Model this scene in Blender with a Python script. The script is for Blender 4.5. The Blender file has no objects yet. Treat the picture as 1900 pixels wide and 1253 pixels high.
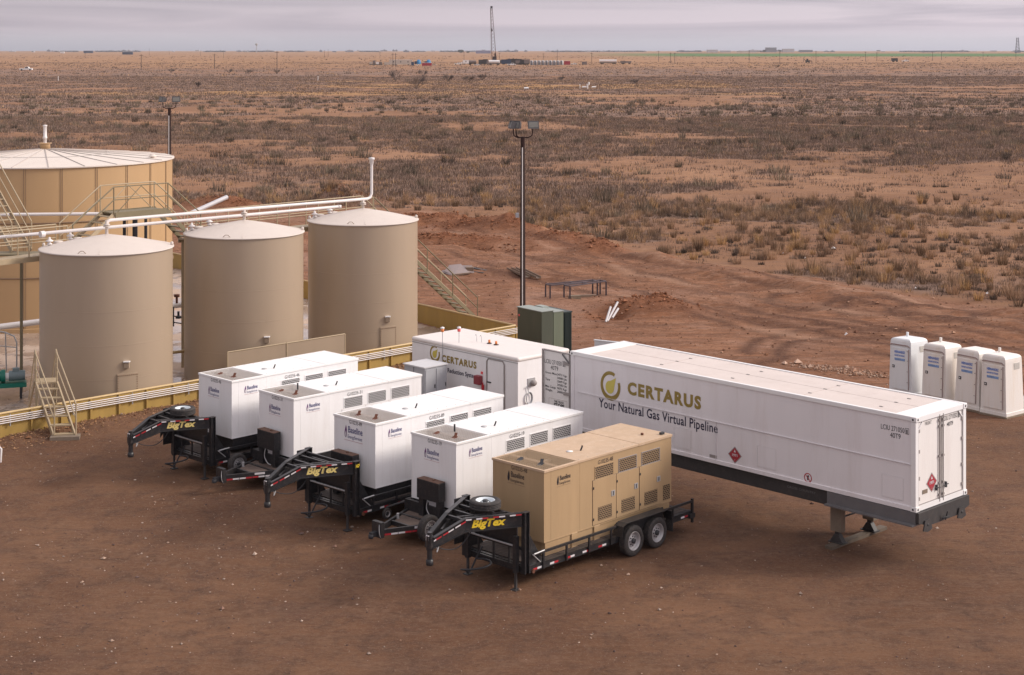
import bpy, bmesh, math, random
import numpy as np
from mathutils import Vector, Matrix

R = math.radians
C = bpy.context.scene.collection
random.seed(4)

# ------------------------------------------------------------------ camera
F, HY, HC = 2922.0, 91.0, 13.0          # focal length in photo pixels, eye-level row, camera height
cam_d = bpy.data.cameras.new("camera")
cam = bpy.data.objects.new("camera", cam_d)
C.objects.link(cam)
cam.location = (0, 0, HC)
cam.rotation_euler = (R(90), 0, 0)
cam_d.sensor_width = 36
cam_d.lens = 36 * F / 1900
cam_d.shift_y = (HY - 626.5) / 1900
cam_d.clip_start = 0.5
cam_d.clip_end = 60000
bpy.context.scene.camera = cam

# ------------------------------------------------------------------ light
SUN_EL, SUN_ROT = R(30), R(87)
world = bpy.data.worlds.new("World")
bpy.context.scene.world = world
world.use_nodes = True
wn, wl = world.node_tree.nodes, world.node_tree.links
for n in list(wn): wn.remove(n)
wo = wn.new("ShaderNodeOutputWorld")
bg = wn.new("ShaderNodeBackground"); bg.inputs[1].default_value = 0.1
sky = wn.new("ShaderNodeTexSky"); sky.sky_type = 'NISHITA'; sky.sun_disc = False
sky.sun_elevation = SUN_EL; sky.sun_rotation = SUN_ROT; sky.dust_density = 3.0
tc = wn.new("ShaderNodeTexCoord")
sep = wn.new("ShaderNodeSeparateXYZ"); wl.new(tc.outputs["Generated"], sep.inputs[0])
grad = wn.new("ShaderNodeValToRGB"); wl.new(sep.outputs[2], grad.inputs[0])
cr = grad.color_ramp
cr.elements[0].position = 0.0;  cr.elements[0].color = (0.46, 0.445, 0.51, 1)
cr.elements[1].position = 1.0;  cr.elements[1].color = (1.0, 0.96, 0.98, 1)
for p, c in ((0.005, (0.52, 0.495, 0.55, 1)), (0.013, (0.575, 0.515, 0.565, 1)), (0.03, (0.53, 0.485, 0.53, 1)), (0.12, (0.62, 0.57, 0.61, 1)), (0.4, (0.95, 0.90, 0.93, 1))):
    e = cr.elements.new(p); e.color = c
mp = wn.new("ShaderNodeMapping"); mp.inputs[3].default_value = (2.6, 2.6, 62)
wl.new(tc.outputs["Generated"], mp.inputs[0])
cn = wn.new("ShaderNodeTexNoise"); cn.inputs["Scale"].default_value = 1.1; cn.inputs["Detail"].default_value = 5
cn.inputs["Distortion"].default_value = 1.2
wl.new(mp.outputs[0], cn.inputs[0])
cnr = wn.new("ShaderNodeValToRGB"); wl.new(cn.outputs[0], cnr.inputs[0])
cnr.color_ramp.elements[0].position = 0.38; cnr.color_ramp.elements[0].color = (0.82, 0.81, 0.835, 1)
cnr.color_ramp.elements[1].position = 0.62; cnr.color_ramp.elements[1].color = (1.09, 1.06, 1.055, 1)
fade = wn.new("ShaderNodeMapRange"); fade.inputs[1].default_value = 0.001; fade.inputs[2].default_value = 0.014
wl.new(sep.outputs[2], fade.inputs[0])
mulc = wn.new("ShaderNodeMix"); mulc.data_type = 'RGBA'; mulc.blend_type = 'MULTIPLY'
wl.new(fade.outputs[0], mulc.inputs[0]); wl.new(grad.outputs[0], mulc.inputs[6]); wl.new(cnr.outputs[0], mulc.inputs[7])
gain = wn.new("ShaderNodeMix"); gain.data_type = 'RGBA'; gain.blend_type = 'MULTIPLY'; gain.inputs[0].default_value = 1
gain.inputs[7].default_value = (11.2, 11.2, 11.2, 1)
gain.clamp_result = False
wl.new(mulc.outputs[2], gain.inputs[6])
dotn = wn.new("ShaderNodeVectorMath"); dotn.operation = 'DOT_PRODUCT'; wl.new(tc.outputs["Generated"], dotn.inputs[0]); dotn.inputs[1].default_value = (0.98, 0.12, 0.1)
azr = wn.new("ShaderNodeMapRange"); azr.inputs[1].default_value = -1; azr.inputs[2].default_value = 1; azr.inputs[3].default_value = 0.55; azr.inputs[4].default_value = 1.45; wl.new(dotn.outputs["Value"], azr.inputs[0])
azm = wn.new("ShaderNodeVectorMath"); azm.operation = 'SCALE'; wl.new(gain.outputs[2], azm.inputs[0]); wl.new(azr.outputs[0], azm.inputs["Scale"])
mixs = wn.new("ShaderNodeMix"); mixs.data_type = 'RGBA'; mixs.inputs[0].default_value = 0.93
wl.new(sky.outputs[0], mixs.inputs[6]); wl.new(azm.outputs[0], mixs.inputs[7])
wl.new(mixs.outputs[2], bg.inputs[0]); wl.new(bg.outputs[0], wo.inputs[0])

sun_d = bpy.data.lights.new("sun", 'SUN'); sun_d.energy = 3.1; sun_d.angle = R(15); sun_d.color = (1, 0.90, 0.79)
sun = bpy.data.objects.new("sun", sun_d); C.objects.link(sun)
sd = Vector((math.sin(SUN_ROT) * math.cos(SUN_EL), math.cos(SUN_ROT) * math.cos(SUN_EL), math.sin(SUN_EL)))
sun.rotation_euler = sd.to_track_quat('Z', 'Y').to_euler()

vs = bpy.context.scene.view_settings
vs.view_transform = 'Standard'; vs.look = 'None'; vs.exposure = 0.0; vs.gamma = 1.0; vs.use_curve_mapping = False

# ------------------------------------------------------------------ helpers
def gp(px, py, z=0.0):
    "world point seen at a photo pixel at height z"
    Y = F * (HC - z) / (py - HY)
    return Vector(((px - 950) / F * Y, Y, z))
def at(px, py, Y):
    return Vector(((px - 950) / F * Y, Y, HC - (py - HY) * Y / F))

def tag(o, label=None, cat=None, group=None, kind=None):
    if label: o["label"] = label
    if cat: o["category"] = cat
    if group: o["group"] = group
    if kind: o["kind"] = kind
    return o
def thing(name, label, cat, loc=(0, 0, 0), rz=0.0, group=None):
    o = bpy.data.objects.new(name, None); C.objects.link(o)
    o.empty_display_size = 0.3
    o.location = loc; o.rotation_euler = (0, 0, rz)
    return tag(o, label, cat, group)

class MB:
    def __init__(s): s.v = []; s.f = []; s.m = []; s.sm = []
    def add(s, vs_, fs_, mi=0, smooth=False):
        b = len(s.v); s.v += [tuple(v) for v in vs_]
        for f in fs_:
            s.f.append([b + i for i in f]); s.m.append(mi); s.sm.append(smooth)
        return s
    def box(s, x0, x1, y0, y1, z0, z1, mi=0):
        v = [(x0, y0, z0), (x1, y0, z0), (x1, y1, z0), (x0, y1, z0), (x0, y0, z1), (x1, y0, z1), (x1, y1, z1), (x0, y1, z1)]
        return s.add(v, [(0, 3, 2, 1), (4, 5, 6, 7), (0, 1, 5, 4), (1, 2, 6, 5), (2, 3, 7, 6), (3, 0, 4, 7)], mi)
    def beam(s, a, b, w, h, up=(0, 0, 1), mi=0):
        a, b = Vector(a), Vector(b); d = (b - a).normalized(); up = Vector(up)
        sd_ = d.cross(up)
        if sd_.length < 1e-4: sd_ = d.cross(Vector((1, 0, 0)))
        sd_.normalize(); u = sd_.cross(d).normalized()
        v = []
        for p in (a, b):
            for q, r in ((-1, -1), (1, -1), (1, 1), (-1, 1)): v.append(p + sd_ * (q * w / 2) + u * (r * h / 2))
        return s.add(v, [(0, 1, 2, 3), (7, 6, 5, 4), (0, 4, 5, 1), (1, 5, 6, 2), (2, 6, 7, 3), (3, 7, 4, 0)], mi)
    def tube(s, pts, r, n=8, mi=0, cap=True):
        pts = [Vector(p) for p in pts]; rings = []
        prev = None
        for i, p in enumerate(pts):
            d = (pts[min(i + 1, len(pts) - 1)] - pts[max(i - 1, 0)]).normalized()
            if prev is None:
                a = d.cross(Vector((0, 0, 1)))
                if a.length < 1e-3: a = d.cross(Vector((1, 0, 0)))
            else:
                a = prev - d * prev.dot(d)
            a.normalize(); prev = a; b = d.cross(a)
            rr = r[i] if isinstance(r, (list, tuple)) else r
            rings.append([p + a * (math.cos(t) * rr) + b * (math.sin(t) * rr) for t in [2 * math.pi * k / n for k in range(n)]])
        v = [q for g in rings for q in g]; f = []
        for i in range(len(pts) - 1):
            for k in range(n):
                f.append((i * n + k, i * n + (k + 1) % n, (i + 1) * n + (k + 1) % n, (i + 1) * n + k))
        s.add(v, f, mi, True)
        if cap:
            s.add(rings[0], [list(range(n))[::-1]], mi); s.add(rings[-1], [list(range(n))], mi)
        return s
    def lathe(s, prof, n=32, c=(0, 0, 0), axis='Z', mi=0, smooth=True, a0=0, a1=2 * math.pi):
        full = abs(a1 - a0 - 2 * math.pi) < 1e-6
        nn = n if full else n + 1; v = []
        for r, z in prof:
            for k in range(nn):
                t = a0 + (a1 - a0) * k / n; x, y = math.cos(t) * r, math.sin(t) * r
                p = {'Z': (x, y, z), 'Y': (x, z, y), 'X': (z, x, y)}[axis]
                v.append((p[0] + c[0], p[1] + c[1], p[2] + c[2]))
        f = []
        for i in range(len(prof) - 1):
            for k in range(n):
                k2 = (k + 1) % nn
                f.append((i * nn + k, i * nn + k2, (i + 1) * nn + k2, (i + 1) * nn + k))
        return s.add(v, f, mi, smooth)
    def prism(s, poly, depth, org=(0, 0, 0), ax=(1, 0, 0), ay=(0, 0, 1), mi=0):
        org, ax, ay = Vector(org), Vector(ax), Vector(ay); n = ax.cross(ay).normalized() * depth
        a = [org + ax * p[0] + ay * p[1] for p in poly]; b = [p + n for p in a]; k = len(poly)
        return s.add(a + b, [list(range(k))[::-1], [k + i for i in range(k)]] + [(i, (i + 1) % k, k + (i + 1) % k, k + i) for i in range(k)], mi)
    def build(s, name, mats, parent=None, bevel=0, loc=None, rz=0):
        me = bpy.data.meshes.new(name); me.from_pydata(s.v, [], s.f)
        if not isinstance(mats, (list, tuple)): mats = [mats]
        for m in mats: me.materials.append(m)
        me.polygons.foreach_set("material_index", s.m); me.polygons.foreach_set("use_smooth", s.sm)
        me.update()
        bm = bmesh.new(); bm.from_mesh(me); bmesh.ops.recalc_face_normals(bm, faces=bm.faces); bm.to_mesh(me); bm.free()
        o = bpy.data.objects.new(name, me); C.objects.link(o)
        if parent: o.parent = parent
        if loc is not None: o.location = loc
        o.rotation_euler.z = rz
        if bevel:
            m = o.modifiers.new("bevel", 'BEVEL'); m.width = bevel; m.segments = 2; m.limit_method = 'ANGLE'; m.angle_limit = R(40)
        return o

_mats = {}
def mat(name, col, rough=0.6, metal=0.0, var=0.0, vscale=3.0, bump=0.0, bscale=30.0, dirt=None, streak=False, spec=0.5):
    if name in _mats: return _mats[name]
    m = bpy.data.materials.new(name); m.use_nodes = True; nt = m.node_tree; N, Lk = nt.nodes, nt.links
    b = N["Principled BSDF"]; b.inputs["Roughness"].default_value = rough; b.inputs["Metallic"].default_value = metal
    b.inputs["Base Color"].default_value = (*col, 1); b.inputs["Specular IOR Level"].default_value = spec
    t = N.new("ShaderNodeTexCoord")
    last = None
    if var or dirt:
        mpn = N.new("ShaderNodeMapping"); Lk.new(t.outputs["Object"], mpn.inputs[0])
        if streak: mpn.inputs[3].default_value = (1, 1, 0.12)
        nz = N.new("ShaderNodeTexNoise"); nz.inputs["Scale"].default_value = vscale; nz.inputs["Detail"].default_value = 8; nz.inputs["Roughness"].default_value = 0.65
        Lk.new(mpn.outputs[0], nz.inputs[0])
        mr = N.new("ShaderNodeMapRange"); mr.inputs[1].default_value = 0.3; mr.inputs[2].default_value = 0.7
        Lk.new(nz.outputs[0], mr.inputs[0])
        mx = N.new("ShaderNodeMix"); mx.data_type = 'RGBA'
        mx.inputs[6].default_value = (*[c * (1 - var) for c in col], 1); mx.inputs[7].default_value = (*[min(1, c * (1 + var * .6)) for c in col], 1)
        Lk.new(mr.outputs[0], mx.inputs[0]); last = mx.outputs[2]
        if dirt:
            dcol, amt = dirt
            n2 = N.new("ShaderNodeTexNoise"); n2.inputs["Scale"].default_value = vscale * 2.3; n2.inputs["Detail"].default_value = 10; n2.inputs["Roughness"].default_value = 0.75
            Lk.new(mpn.outputs[0], n2.inputs[0])
            m2 = N.new("ShaderNodeMapRange"); m2.inputs[1].default_value = 0.5; m2.inputs[2].default_value = 0.78; m2.inputs[4].default_value = amt
            Lk.new(n2.outputs[0], m2.inputs[0])
            x2 = N.new("ShaderNodeMix"); x2.data_type = 'RGBA'; x2.inputs[7].default_value = (*dcol, 1)
            Lk.new(m2.outputs[0], x2.inputs[0]); Lk.new(last, x2.inputs[6]); last = x2.outputs[2]
        Lk.new(last, b.inputs["Base Color"])
    if bump:
        nb = N.new("ShaderNodeTexNoise"); nb.inputs["Scale"].default_value = bscale; nb.inputs["Detail"].default_value = 5
        Lk.new(t.outputs["Object"], nb.inputs[0])
        bp = N.new("ShaderNodeBump"); bp.inputs["Strength"].default_value = bump; bp.inputs["Distance"].default_value = 0.02
        Lk.new(nb.outputs[0], bp.inputs["Height"]); Lk.new(bp.outputs[0], b.inputs["Normal"])
    _mats[name] = m
    return m

def louvre_mat(name, face, hole):
    "perforated louvre panel: rows of dark slots, laid out in the part's own x-z plane"
    if name in _mats: return _mats[name]
    m = bpy.data.materials.new(name); m.use_nodes = True; N, Lk = m.node_tree.nodes, m.node_tree.links
    b = N["Principled BSDF"]; b.inputs["Roughness"].default_value = 0.6
    t = N.new("ShaderNodeTexCoord"); sp = N.new("ShaderNodeSeparateXYZ"); Lk.new(t.outputs["Object"], sp.inputs[0])
    cb = N.new("ShaderNodeCombineXYZ"); Lk.new(sp.outputs[0], cb.inputs[0]); Lk.new(sp.outputs[2], cb.inputs[1])
    br = N.new("ShaderNodeTexBrick"); Lk.new(cb.outputs[0], br.inputs[0])
    br.inputs["Color1"].default_value = (*hole, 1); br.inputs["Color2"].default_value = (*[h * 1.5 for h in hole], 1); br.inputs["Mortar"].default_value = (*face, 1)
    br.inputs["Scale"].default_value = 1.0; br.inputs["Mortar Size"].default_value = 0.0055; br.inputs["Brick Width"].default_value = 0.085; br.inputs["Row Height"].default_value = 0.05
    br.inputs["Mortar Smooth"].default_value = 0.0
    Lk.new(br.outputs[0], b.inputs["Base Color"]); _mats[name] = m
    return m

DUST = (0.30, 0.19, 0.13)
WHITE = mat("white_paint", (0.84, 0.83, 0.84), 0.45, var=0.035, vscale=1.2, dirt=((.42, .34, .29), 0.22), streak=True)
ROOFW = mat("white_roof_paint", (0.81, 0.80, 0.795), 0.55, var=0.03, vscale=1.5, dirt=(DUST, 0.10))
WHITE2 = mat("container_white", (0.76, 0.725, 0.74), 0.5, var=0.04, vscale=0.8, dirt=((0.44, 0.35, 0.31), 0.30), streak=True)
ENDW = mat("container_end_white", (0.76, 0.73, 0.71), 0.5, var=0.03, vscale=1.0, dirt=((0.36, 0.28, 0.22), 0.22), streak=True)
CROOF = mat("container_roof_paint", (0.62, 0.545, 0.51), 0.7, var=0.06, vscale=0.9, dirt=(DUST, 0.2))
TRIMW = mat("trim_white", (0.79, 0.78, 0.78), 0.45, var=0.03, vscale=3)
TANP = mat("tan_paint", (0.415, 0.285, 0.16), 0.5, var=0.10, vscale=1.5, dirt=((0.3, 0.18, 0.09), 0.22), streak=True)
TANR = mat("tan_roof_paint", (0.52, 0.37, 0.245), 0.6, var=0.10, vscale=1.6, dirt=((0.72, 0.58, 0.45), 0.45))
BLACK = mat("black_frame_paint", (0.020, 0.020, 0.023), 0.42, var=0.3, vscale=5, dirt=((0.14, 0.10, 0.08), 0.5))
RUBBER = mat("tyre_rubber", (0.035, 0.032, 0.032), 0.85, var=0.2, vscale=9, dirt=((0.20, 0.14, 0.11), 0.6), bump=0.3)
RIMW = mat("rim_white", (0.68, 0.74, 0.78), 0.4, var=0.05)
RIMG = mat("rim_grey", (0.42, 0.41, 0.42), 0.4, metal=0.3, var=0.1, dirt=(DUST, 0.3))
STEEL = mat("galvanised_steel", (0.45, 0.45, 0.46), 0.45, metal=0.4, var=0.1)
GREY = mat("grey_paint", (0.36, 0.37, 0.40), 0.5, var=0.06, dirt=(DUST, 0.15), streak=True)
RUST = mat("rust", (0.13, 0.045, 0.025), 0.85, var=0.4, vscale=8)
RUSTT = mat("rusty_tan_pan", (0.31, 0.185, 0.11), 0.85, var=0.35, vscale=5, dirt=((0.22, 0.09, 0.045), 0.8))
PANG = mat("pale_pan", (0.32, 0.24, 0.19), 0.8, var=0.15, vscale=5, dirt=((0.24, 0.12, 0.07), 0.6))
WELLT = mat("tan_well_pan", (0.24, 0.15, 0.095), 0.85, var=0.2, vscale=5, dirt=((0.12, 0.07, 0.045), 0.6))
WIRE = mat("grille_wire", (0.50, 0.47, 0.45), 0.5, metal=0.3)
WIRET = mat("grille_wire_tan", (0.36, 0.27, 0.18), 0.6)
RED = mat("tape_red", (0.40, 0.025, 0.035), 0.4)
TAPEW = mat("tape_white", (0.62, 0.60, 0.62), 0.4)
YEL = mat("letter_yellow", (0.78, 0.56, 0.035), 0.5)
YELP = mat("letter_pale_yellow", (0.74, 0.60, 0.22), 0.5)
NAVY = mat("letter_navy", (0.035, 0.035, 0.17), 0.5)
INK = mat("letter_black", (0.02, 0.018, 0.025), 0.5)
DNAVY = mat("letter_dark", (0.014, 0.010, 0.045), 0.5)
OLIVE = mat("letter_olive", (0.27, 0.19, 0.035), 0.5)
LIME = mat("drop_yellow_green", (0.58, 0.49, 0.10), 0.5)
PLUM = mat("flame_plum", (0.13, 0.03, 0.16), 0.5)
REDTXT = mat("letter_faded_red", (0.45, 0.20, 0.22), 0.6)
BLUE = mat("letter_blue", (0.06, 0.17, 0.56), 0.5)
YWALL = mat("ochre_wall_paint", (0.39, 0.255, 0.07), 0.55, var=0.12, vscale=1.5, dirt=((0.25, 0.16, 0.06), 0.4), streak=True)
YRAIL = mat("pale_ochre_paint", (0.55, 0.40, 0.20), 0.5, var=0.06)
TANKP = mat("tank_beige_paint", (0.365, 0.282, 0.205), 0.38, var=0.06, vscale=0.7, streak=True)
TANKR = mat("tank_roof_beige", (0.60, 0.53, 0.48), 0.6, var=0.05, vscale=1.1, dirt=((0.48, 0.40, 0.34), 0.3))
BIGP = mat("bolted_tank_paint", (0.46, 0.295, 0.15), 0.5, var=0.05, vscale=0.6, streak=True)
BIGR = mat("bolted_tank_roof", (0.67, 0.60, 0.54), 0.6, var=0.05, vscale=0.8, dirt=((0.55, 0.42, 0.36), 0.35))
SEAM = mat("seam_brown_steel", (0.24, 0.155, 0.095), 0.7)  # dark brown of tank seams, bolts, lugs and thin printed lines
SEAML = mat("seam_light", (0.65, 0.62, 0.625), 0.6)
SEAMG = mat("seam_grey", (0.46, 0.41, 0.38), 0.7)
STAIRP = mat("beige_stair_paint", (0.40, 0.315, 0.205), 0.55, var=0.08)
OLIVEP = mat("olive_stair_paint", (0.19, 0.155, 0.09), 0.6, var=0.08)
PIPEW = mat("white_pipe_paint", (0.68, 0.64, 0.63), 0.4, var=0.04)
DGREEN = mat("dark_green_cabinet", (0.062, 0.072, 0.052), 0.5, var=0.1, dirt=((0.2, 0.15, 0.11), 0.15), streak=True)
MGREEN = mat("mid_green_cabinet", (0.125, 0.15, 0.105), 0.5, var=0.1, dirt=((0.2, 0.15, 0.11), 0.2), streak=True)
GTOP = mat("pale_green_top", (0.28, 0.31, 0.29), 0.6, var=0.1)
FIN = mat("radiator_green", (0.018, 0.032, 0.030), 0.5)
POLE = mat("dark_bronze_pole", (0.035, 0.018, 0.016), 0.75, var=0.2, spec=.2)
LAMPC = mat("lamp_housing", (0.07, 0.065, 0.07), 0.5, var=0.1)
GLASS = mat("lamp_glass", (0.16, 0.155, 0.14), 0.3, var=0.3, vscale=9)
POTTY = mat("toilet_plastic", (0.77, 0.735, 0.70), 0.5, var=0.05, vscale=1.5, dirt=((0.60, 0.46, 0.28), 0.4), streak=True)
POTTYB = mat("toilet_plastic_bluish", (0.72, 0.745, 0.77), 0.5, var=0.04, vscale=1.5, dirt=((0.55, 0.5, 0.42), 0.25), streak=True)
TRIMB = mat("toilet_brown_trim", (0.30, 0.22, 0.21), 0.6)
DARK = mat("dark_part", (0.03, 0.03, 0.035), 0.6)
FRAMEG = mat("door_frame_grey", (0.30, 0.27, 0.26), 0.6, var=0.08)
CHAS = mat("chassis_dark", (0.040, 0.037, 0.038), 0.6, var=0.2, dirt=((0.16, 0.12, 0.10), 0.3))
CHASG = mat("chassis_grey", (0.13, 0.125, 0.13), 0.5, var=0.15, dirt=((0.22, 0.17, 0.14), 0.4))
LEGB = mat("dusty_brown_steel", (0.21, 0.165, 0.125), 0.7, var=0.2, dirt=((0.1, 0.08, 0.06), 0.4))
WOOD = mat("weathered_wood", (0.22, 0.17, 0.12), 0.85, var=0.25, vscale=4)
PUMPG = mat("pump_green", (0.0, 0.16, 0.115), 0.45, var=0.1)
BLUEG = mat("motor_blue_grey", (0.16, 0.22, 0.24), 0.5, var=0.1)
ORANGE = mat("beacon_orange", (0.75, 0.22, 0.05), 0.35)
ROSE = mat("beacon_red", (0.75, 0.10, 0.10), 0.35)
FIRE = mat("extinguisher_red", (0.42, 0.02, 0.03), 0.35)
RBOX = mat("dark_red_box", (0.24, 0.035, 0.045), 0.5)
SHEET = mat("scrap_sheet_grey", (0.27, 0.22, 0.215), 0.6, var=0.15, vscale=2, dirt=((0.33, 0.18, 0.11), 0.7))
SCRAPB = mat("scrap_brown", (0.20, 0.14, 0.10), 0.7, var=0.2, dirt=((0.33, 0.18, 0.11), 0.5))
RACK = mat("rack_steel", (0.075, 0.055, 0.065), 0.5, var=0.2)

def text(name, s, org, xd, up, w=None, h=0.2, m=INK, parent=None, bold=0.0, align='L', lift=0.005, shear=0.0, sp=1.0):
    "flat lettering: org = left end of the baseline, w = total width, h = cap height"
    cu = bpy.data.curves.new(name, 'FONT'); cu.body = s; cu.size = 1.0; cu.offset = bold; cu.shear = shear; cu.resolution_u = 3; cu.space_line = 0.95; cu.space_character = sp
    if align == 'C': cu.align_x = 'CENTER'
    tmp = bpy.data.objects.new("t", cu); C.objects.link(tmp)
    dg = bpy.context.evaluated_depsgraph_get()
    me = bpy.data.meshes.new_from_object(tmp.evaluated_get(dg)); bpy.data.objects.remove(tmp)
    n = len(me.vertices); co = np.empty(n * 3); me.vertices.foreach_get("co", co); co = co.reshape(-1, 3)
    x0, x1 = co[:, 0].min(), co[:, 0].max()
    sy = h / 0.70; sx = sy if w is None else w / (x1 - x0)
    if align != 'C': co[:, 0] -= x0
    xd, up = Vector(xd).normalized(), Vector(up).normalized(); nr = xd.cross(up).normalized()
    org = Vector(org) + nr * lift
    P = np.array(org)[None] + (co[:, :1] * sx) * np.array(xd)[None] + (co[:, 1:2] * sy) * np.array(up)[None]
    me.vertices.foreach_set("co", P.astype(np.float32).ravel()); me.name = name
    me.materials.clear(); me.materials.append(m); me.update()
    o = bpy.data.objects.new(name, me); C.objects.link(o)
    if parent: o.parent = parent
    return o

def polyflat(mb, pts, org, xd, up, lift=0.005, mi=0):
    xd, up = Vector(xd).normalized(), Vector(up).normalized(); nr = xd.cross(up).normalized()
    o = Vector(org) + nr * lift
    mb.add([o + xd * p[0] + up * p[1] for p in pts], [list(range(len(pts)))], mi)
def strip(mb, outer, inner, org, xd, up, lift=0.005, mi=0):
    xd, up = Vector(xd).normalized(), Vector(up).normalized(); nr = xd.cross(up).normalized(); o = Vector(org) + nr * lift
    k = len(outer)
    mb.add([o + xd * p[0] + up * p[1] for p in outer] + [o + xd * p[0] + up * p[1] for p in inner],
           [(i, i + 1, k + i + 1, k + i) for i in range(k - 1)], mi)

# ------------------------------------------------------------------ noise
def vnoise(x, y, seed=0):
    xi, yi = np.floor(x).astype(np.int64), np.floor(y).astype(np.int64); xf, yf = x - xi, y - yi
    def h(a, b):
        n = (a * 374761393 + b * 668265263 + seed * 1442695041) & 0xFFFFFFFF
        n = ((n ^ (n >> 13)) * 1274126177) & 0xFFFFFFFF
        n = (n ^ (n >> 16)) & 0xFFFF
        return n / 65535.0
    u, v = xf * xf * (3 - 2 * xf), yf * yf * (3 - 2 * yf)
    return (h(xi, yi) * (1 - u) + h(xi + 1, yi) * u) * (1 - v) + (h(xi, yi + 1) * (1 - u) + h(xi + 1, yi + 1) * u) * v
def fbm(x, y, sc, oct=5, seed=0, gain=0.55):
    t, a, s = 0, 1.0, 0.0
    for i in range(oct):
        t = t + a * vnoise(x / sc + 17.3 * i, y / sc - 9.1 * i, seed + i); s += a; a *= gain; sc *= 0.5
    return t / s
def sstep(a, b, x):
    t = np.clip((x - a) / (b - a), 0, 1); return t * t * (3 - 2 * t)

WALL = [(-24.0, 45.4), (-16.98, 52.22), (-11.43, 57.58), (-4.11, 64.7), (0.15, 68.9)]
SIDEW = [(0.15, 68.9), (-4.34, 74.59), (-10.93, 82.34), (-20.06, 93.29), (-27.0, 101.5)]
EDGE = np.array([(-60, 133), (-39.97, 128), (-16.41, 129), (-6.41, 124.95), (5.43, 105.81), (11.4, 95.2), (19.98, 84.6), (25.52, 78.48), (33, 70), (50, 55), (90, 30)])
def edge_y(x): return np.interp(x, EDGE[:, 0], EDGE[:, 1])
def inside_pen(x, y):
    "soft 1 inside the tank containment"
    # front line: y = 45.4 + (x+24)*0.972 ; side line from (0.15,68.9) to (-27,101.5)
    fr = (y - (45.4 + (x + 24) * 0.972)); sdv = (68.9 - (x - 0.15) * 1.2) - y
    return sstep(-0.1, 0.1, np.minimum(fr, sdv)) * (y < 103)
MOUNDS = [(7.0, 78.4, 2.2, 1.5, 0.95, -0.3), (4.7, 77.0, 0.9, 0.8, -0.45, 0), (-14.8, 134, 2.0, 2.2, 1.7, 0), (-12.6, 131.5, 2.6, 1.6, .9, 0), (-24.5, 129, 2.6, 1.4, 1.05, 0), (-22.0, 127.5, 2.2, 1.4, .7, 0),
          (-2.9, 114, 3.2, 1.4, .85, -0.3), (0.6, 112, 2.8, 1.2, .7, -.2), (3.8, 107.5, 2.6, 1.2, .65, -0.5), (-6.2, 118, 3.6, 1.3, .7, 0), (-3.6, 103.6, 5.0, 0.7, -0.75, -0.18), (-3.6, 105.8, 5.2, .9, 0.75, -0.18), (5.4, 101.5, 1.7, 1.4, 0.6, 0), (8.4, 97.5, 2.2, 1.0, .45, -.7), (13.0, 88.0, 4.0, .9, .35, -.72), (18.5, 80.5, 3.4, .8, .3, -.75),
          (11.5, 70.0, 1.6, 0.35, 0.12, -0.6)]
def height(x, y):
    z = np.zeros_like(x)
    for cx, cy, sx, sy, h, r in MOUNDS:
        c, s = math.cos(r), math.sin(r); u, v = (x - cx) * c + (y - cy) * s, -(x - cx) * s + (y - cy) * c
        q = (u / sx) ** 2 + (v / sy) ** 2
        z = z + .8 * h * np.exp(-q ** 1.3) * (0.30 + 1.3 * fbm(x, y, 1.1, 5, 5, .65)) + .10 * np.exp(-q * .6) * (fbm(x, y, .45, 3, 15) - .5) * min(1, abs(h) * 2)
    e = edge_y(x) - y
    pen = inside_pen(x, y)
    dist = sstep(-1.5, 3, e) * (1 - pen)
    mid = dist * sstep(66, 84, y + x * 0.35)
    rdg = 1 - 2 * np.abs(fbm(x * 0.35 + y * .3, y * 1.1, 3.0, 4, 9) - 0.5)
    z = z + mid * (rdg ** 3 - .5) * 0.22 + mid * sstep(88, 98, y + x * .9) * (fbm(x * .6, y, 3.5, 4, 14) - .5) * .8 + mid * (fbm(x, y, 0.9, 3, 19) - 0.5) * 0.14
    # windrow along the road edge
    z = z + 0.28 * np.exp(-((e - 3.0) / 1.6) ** 2) * fbm(x, y, 2.5, 3, 12) * (x > -8)
    # wheel ruts curving over the road
    for k, (off, w_) in enumerate(((6, .28), (8, .28), (12.0, .3), (14.0, .3), (17.5, .3), (19.6, .3))):
        ee = e + 2.2 * (fbm(x, y, 16, 2, 40 + k) - .5) + np.sin(x * .12 + k) * .8
        z = z - 0.07 * np.exp(-((ee - off) / w_) ** 2) * (x > -3) * sstep(60, 72, y)
    # pushed gravel along the ochre wall
    d = (y - (45.4 + (x + 24) * 0.972)) / 1.394
    z = z + (x < -0.5) * (d < 0.0) * 0.17 * np.exp(-((d + 0.05) / 0.75) ** 2) * (0.5 + fbm(x, y, 0.8, 3, 33))
    # the pad
    z = z + (1 - mid) * (1 - pen) * ((fbm(x, y, 4, 3, 2) - 0.5) * 0.07 + (fbm(x, y, 0.5, 2, 7) - 0.5) * 0.03)
    far = sstep(90, 130, y) * (1 - dist)
    z = z + far * (fbm(x, y, 9, 3, 50) - 0.5) * 0.5
    z = z * (1 - pen) + 0.03 * pen
    return z
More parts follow.
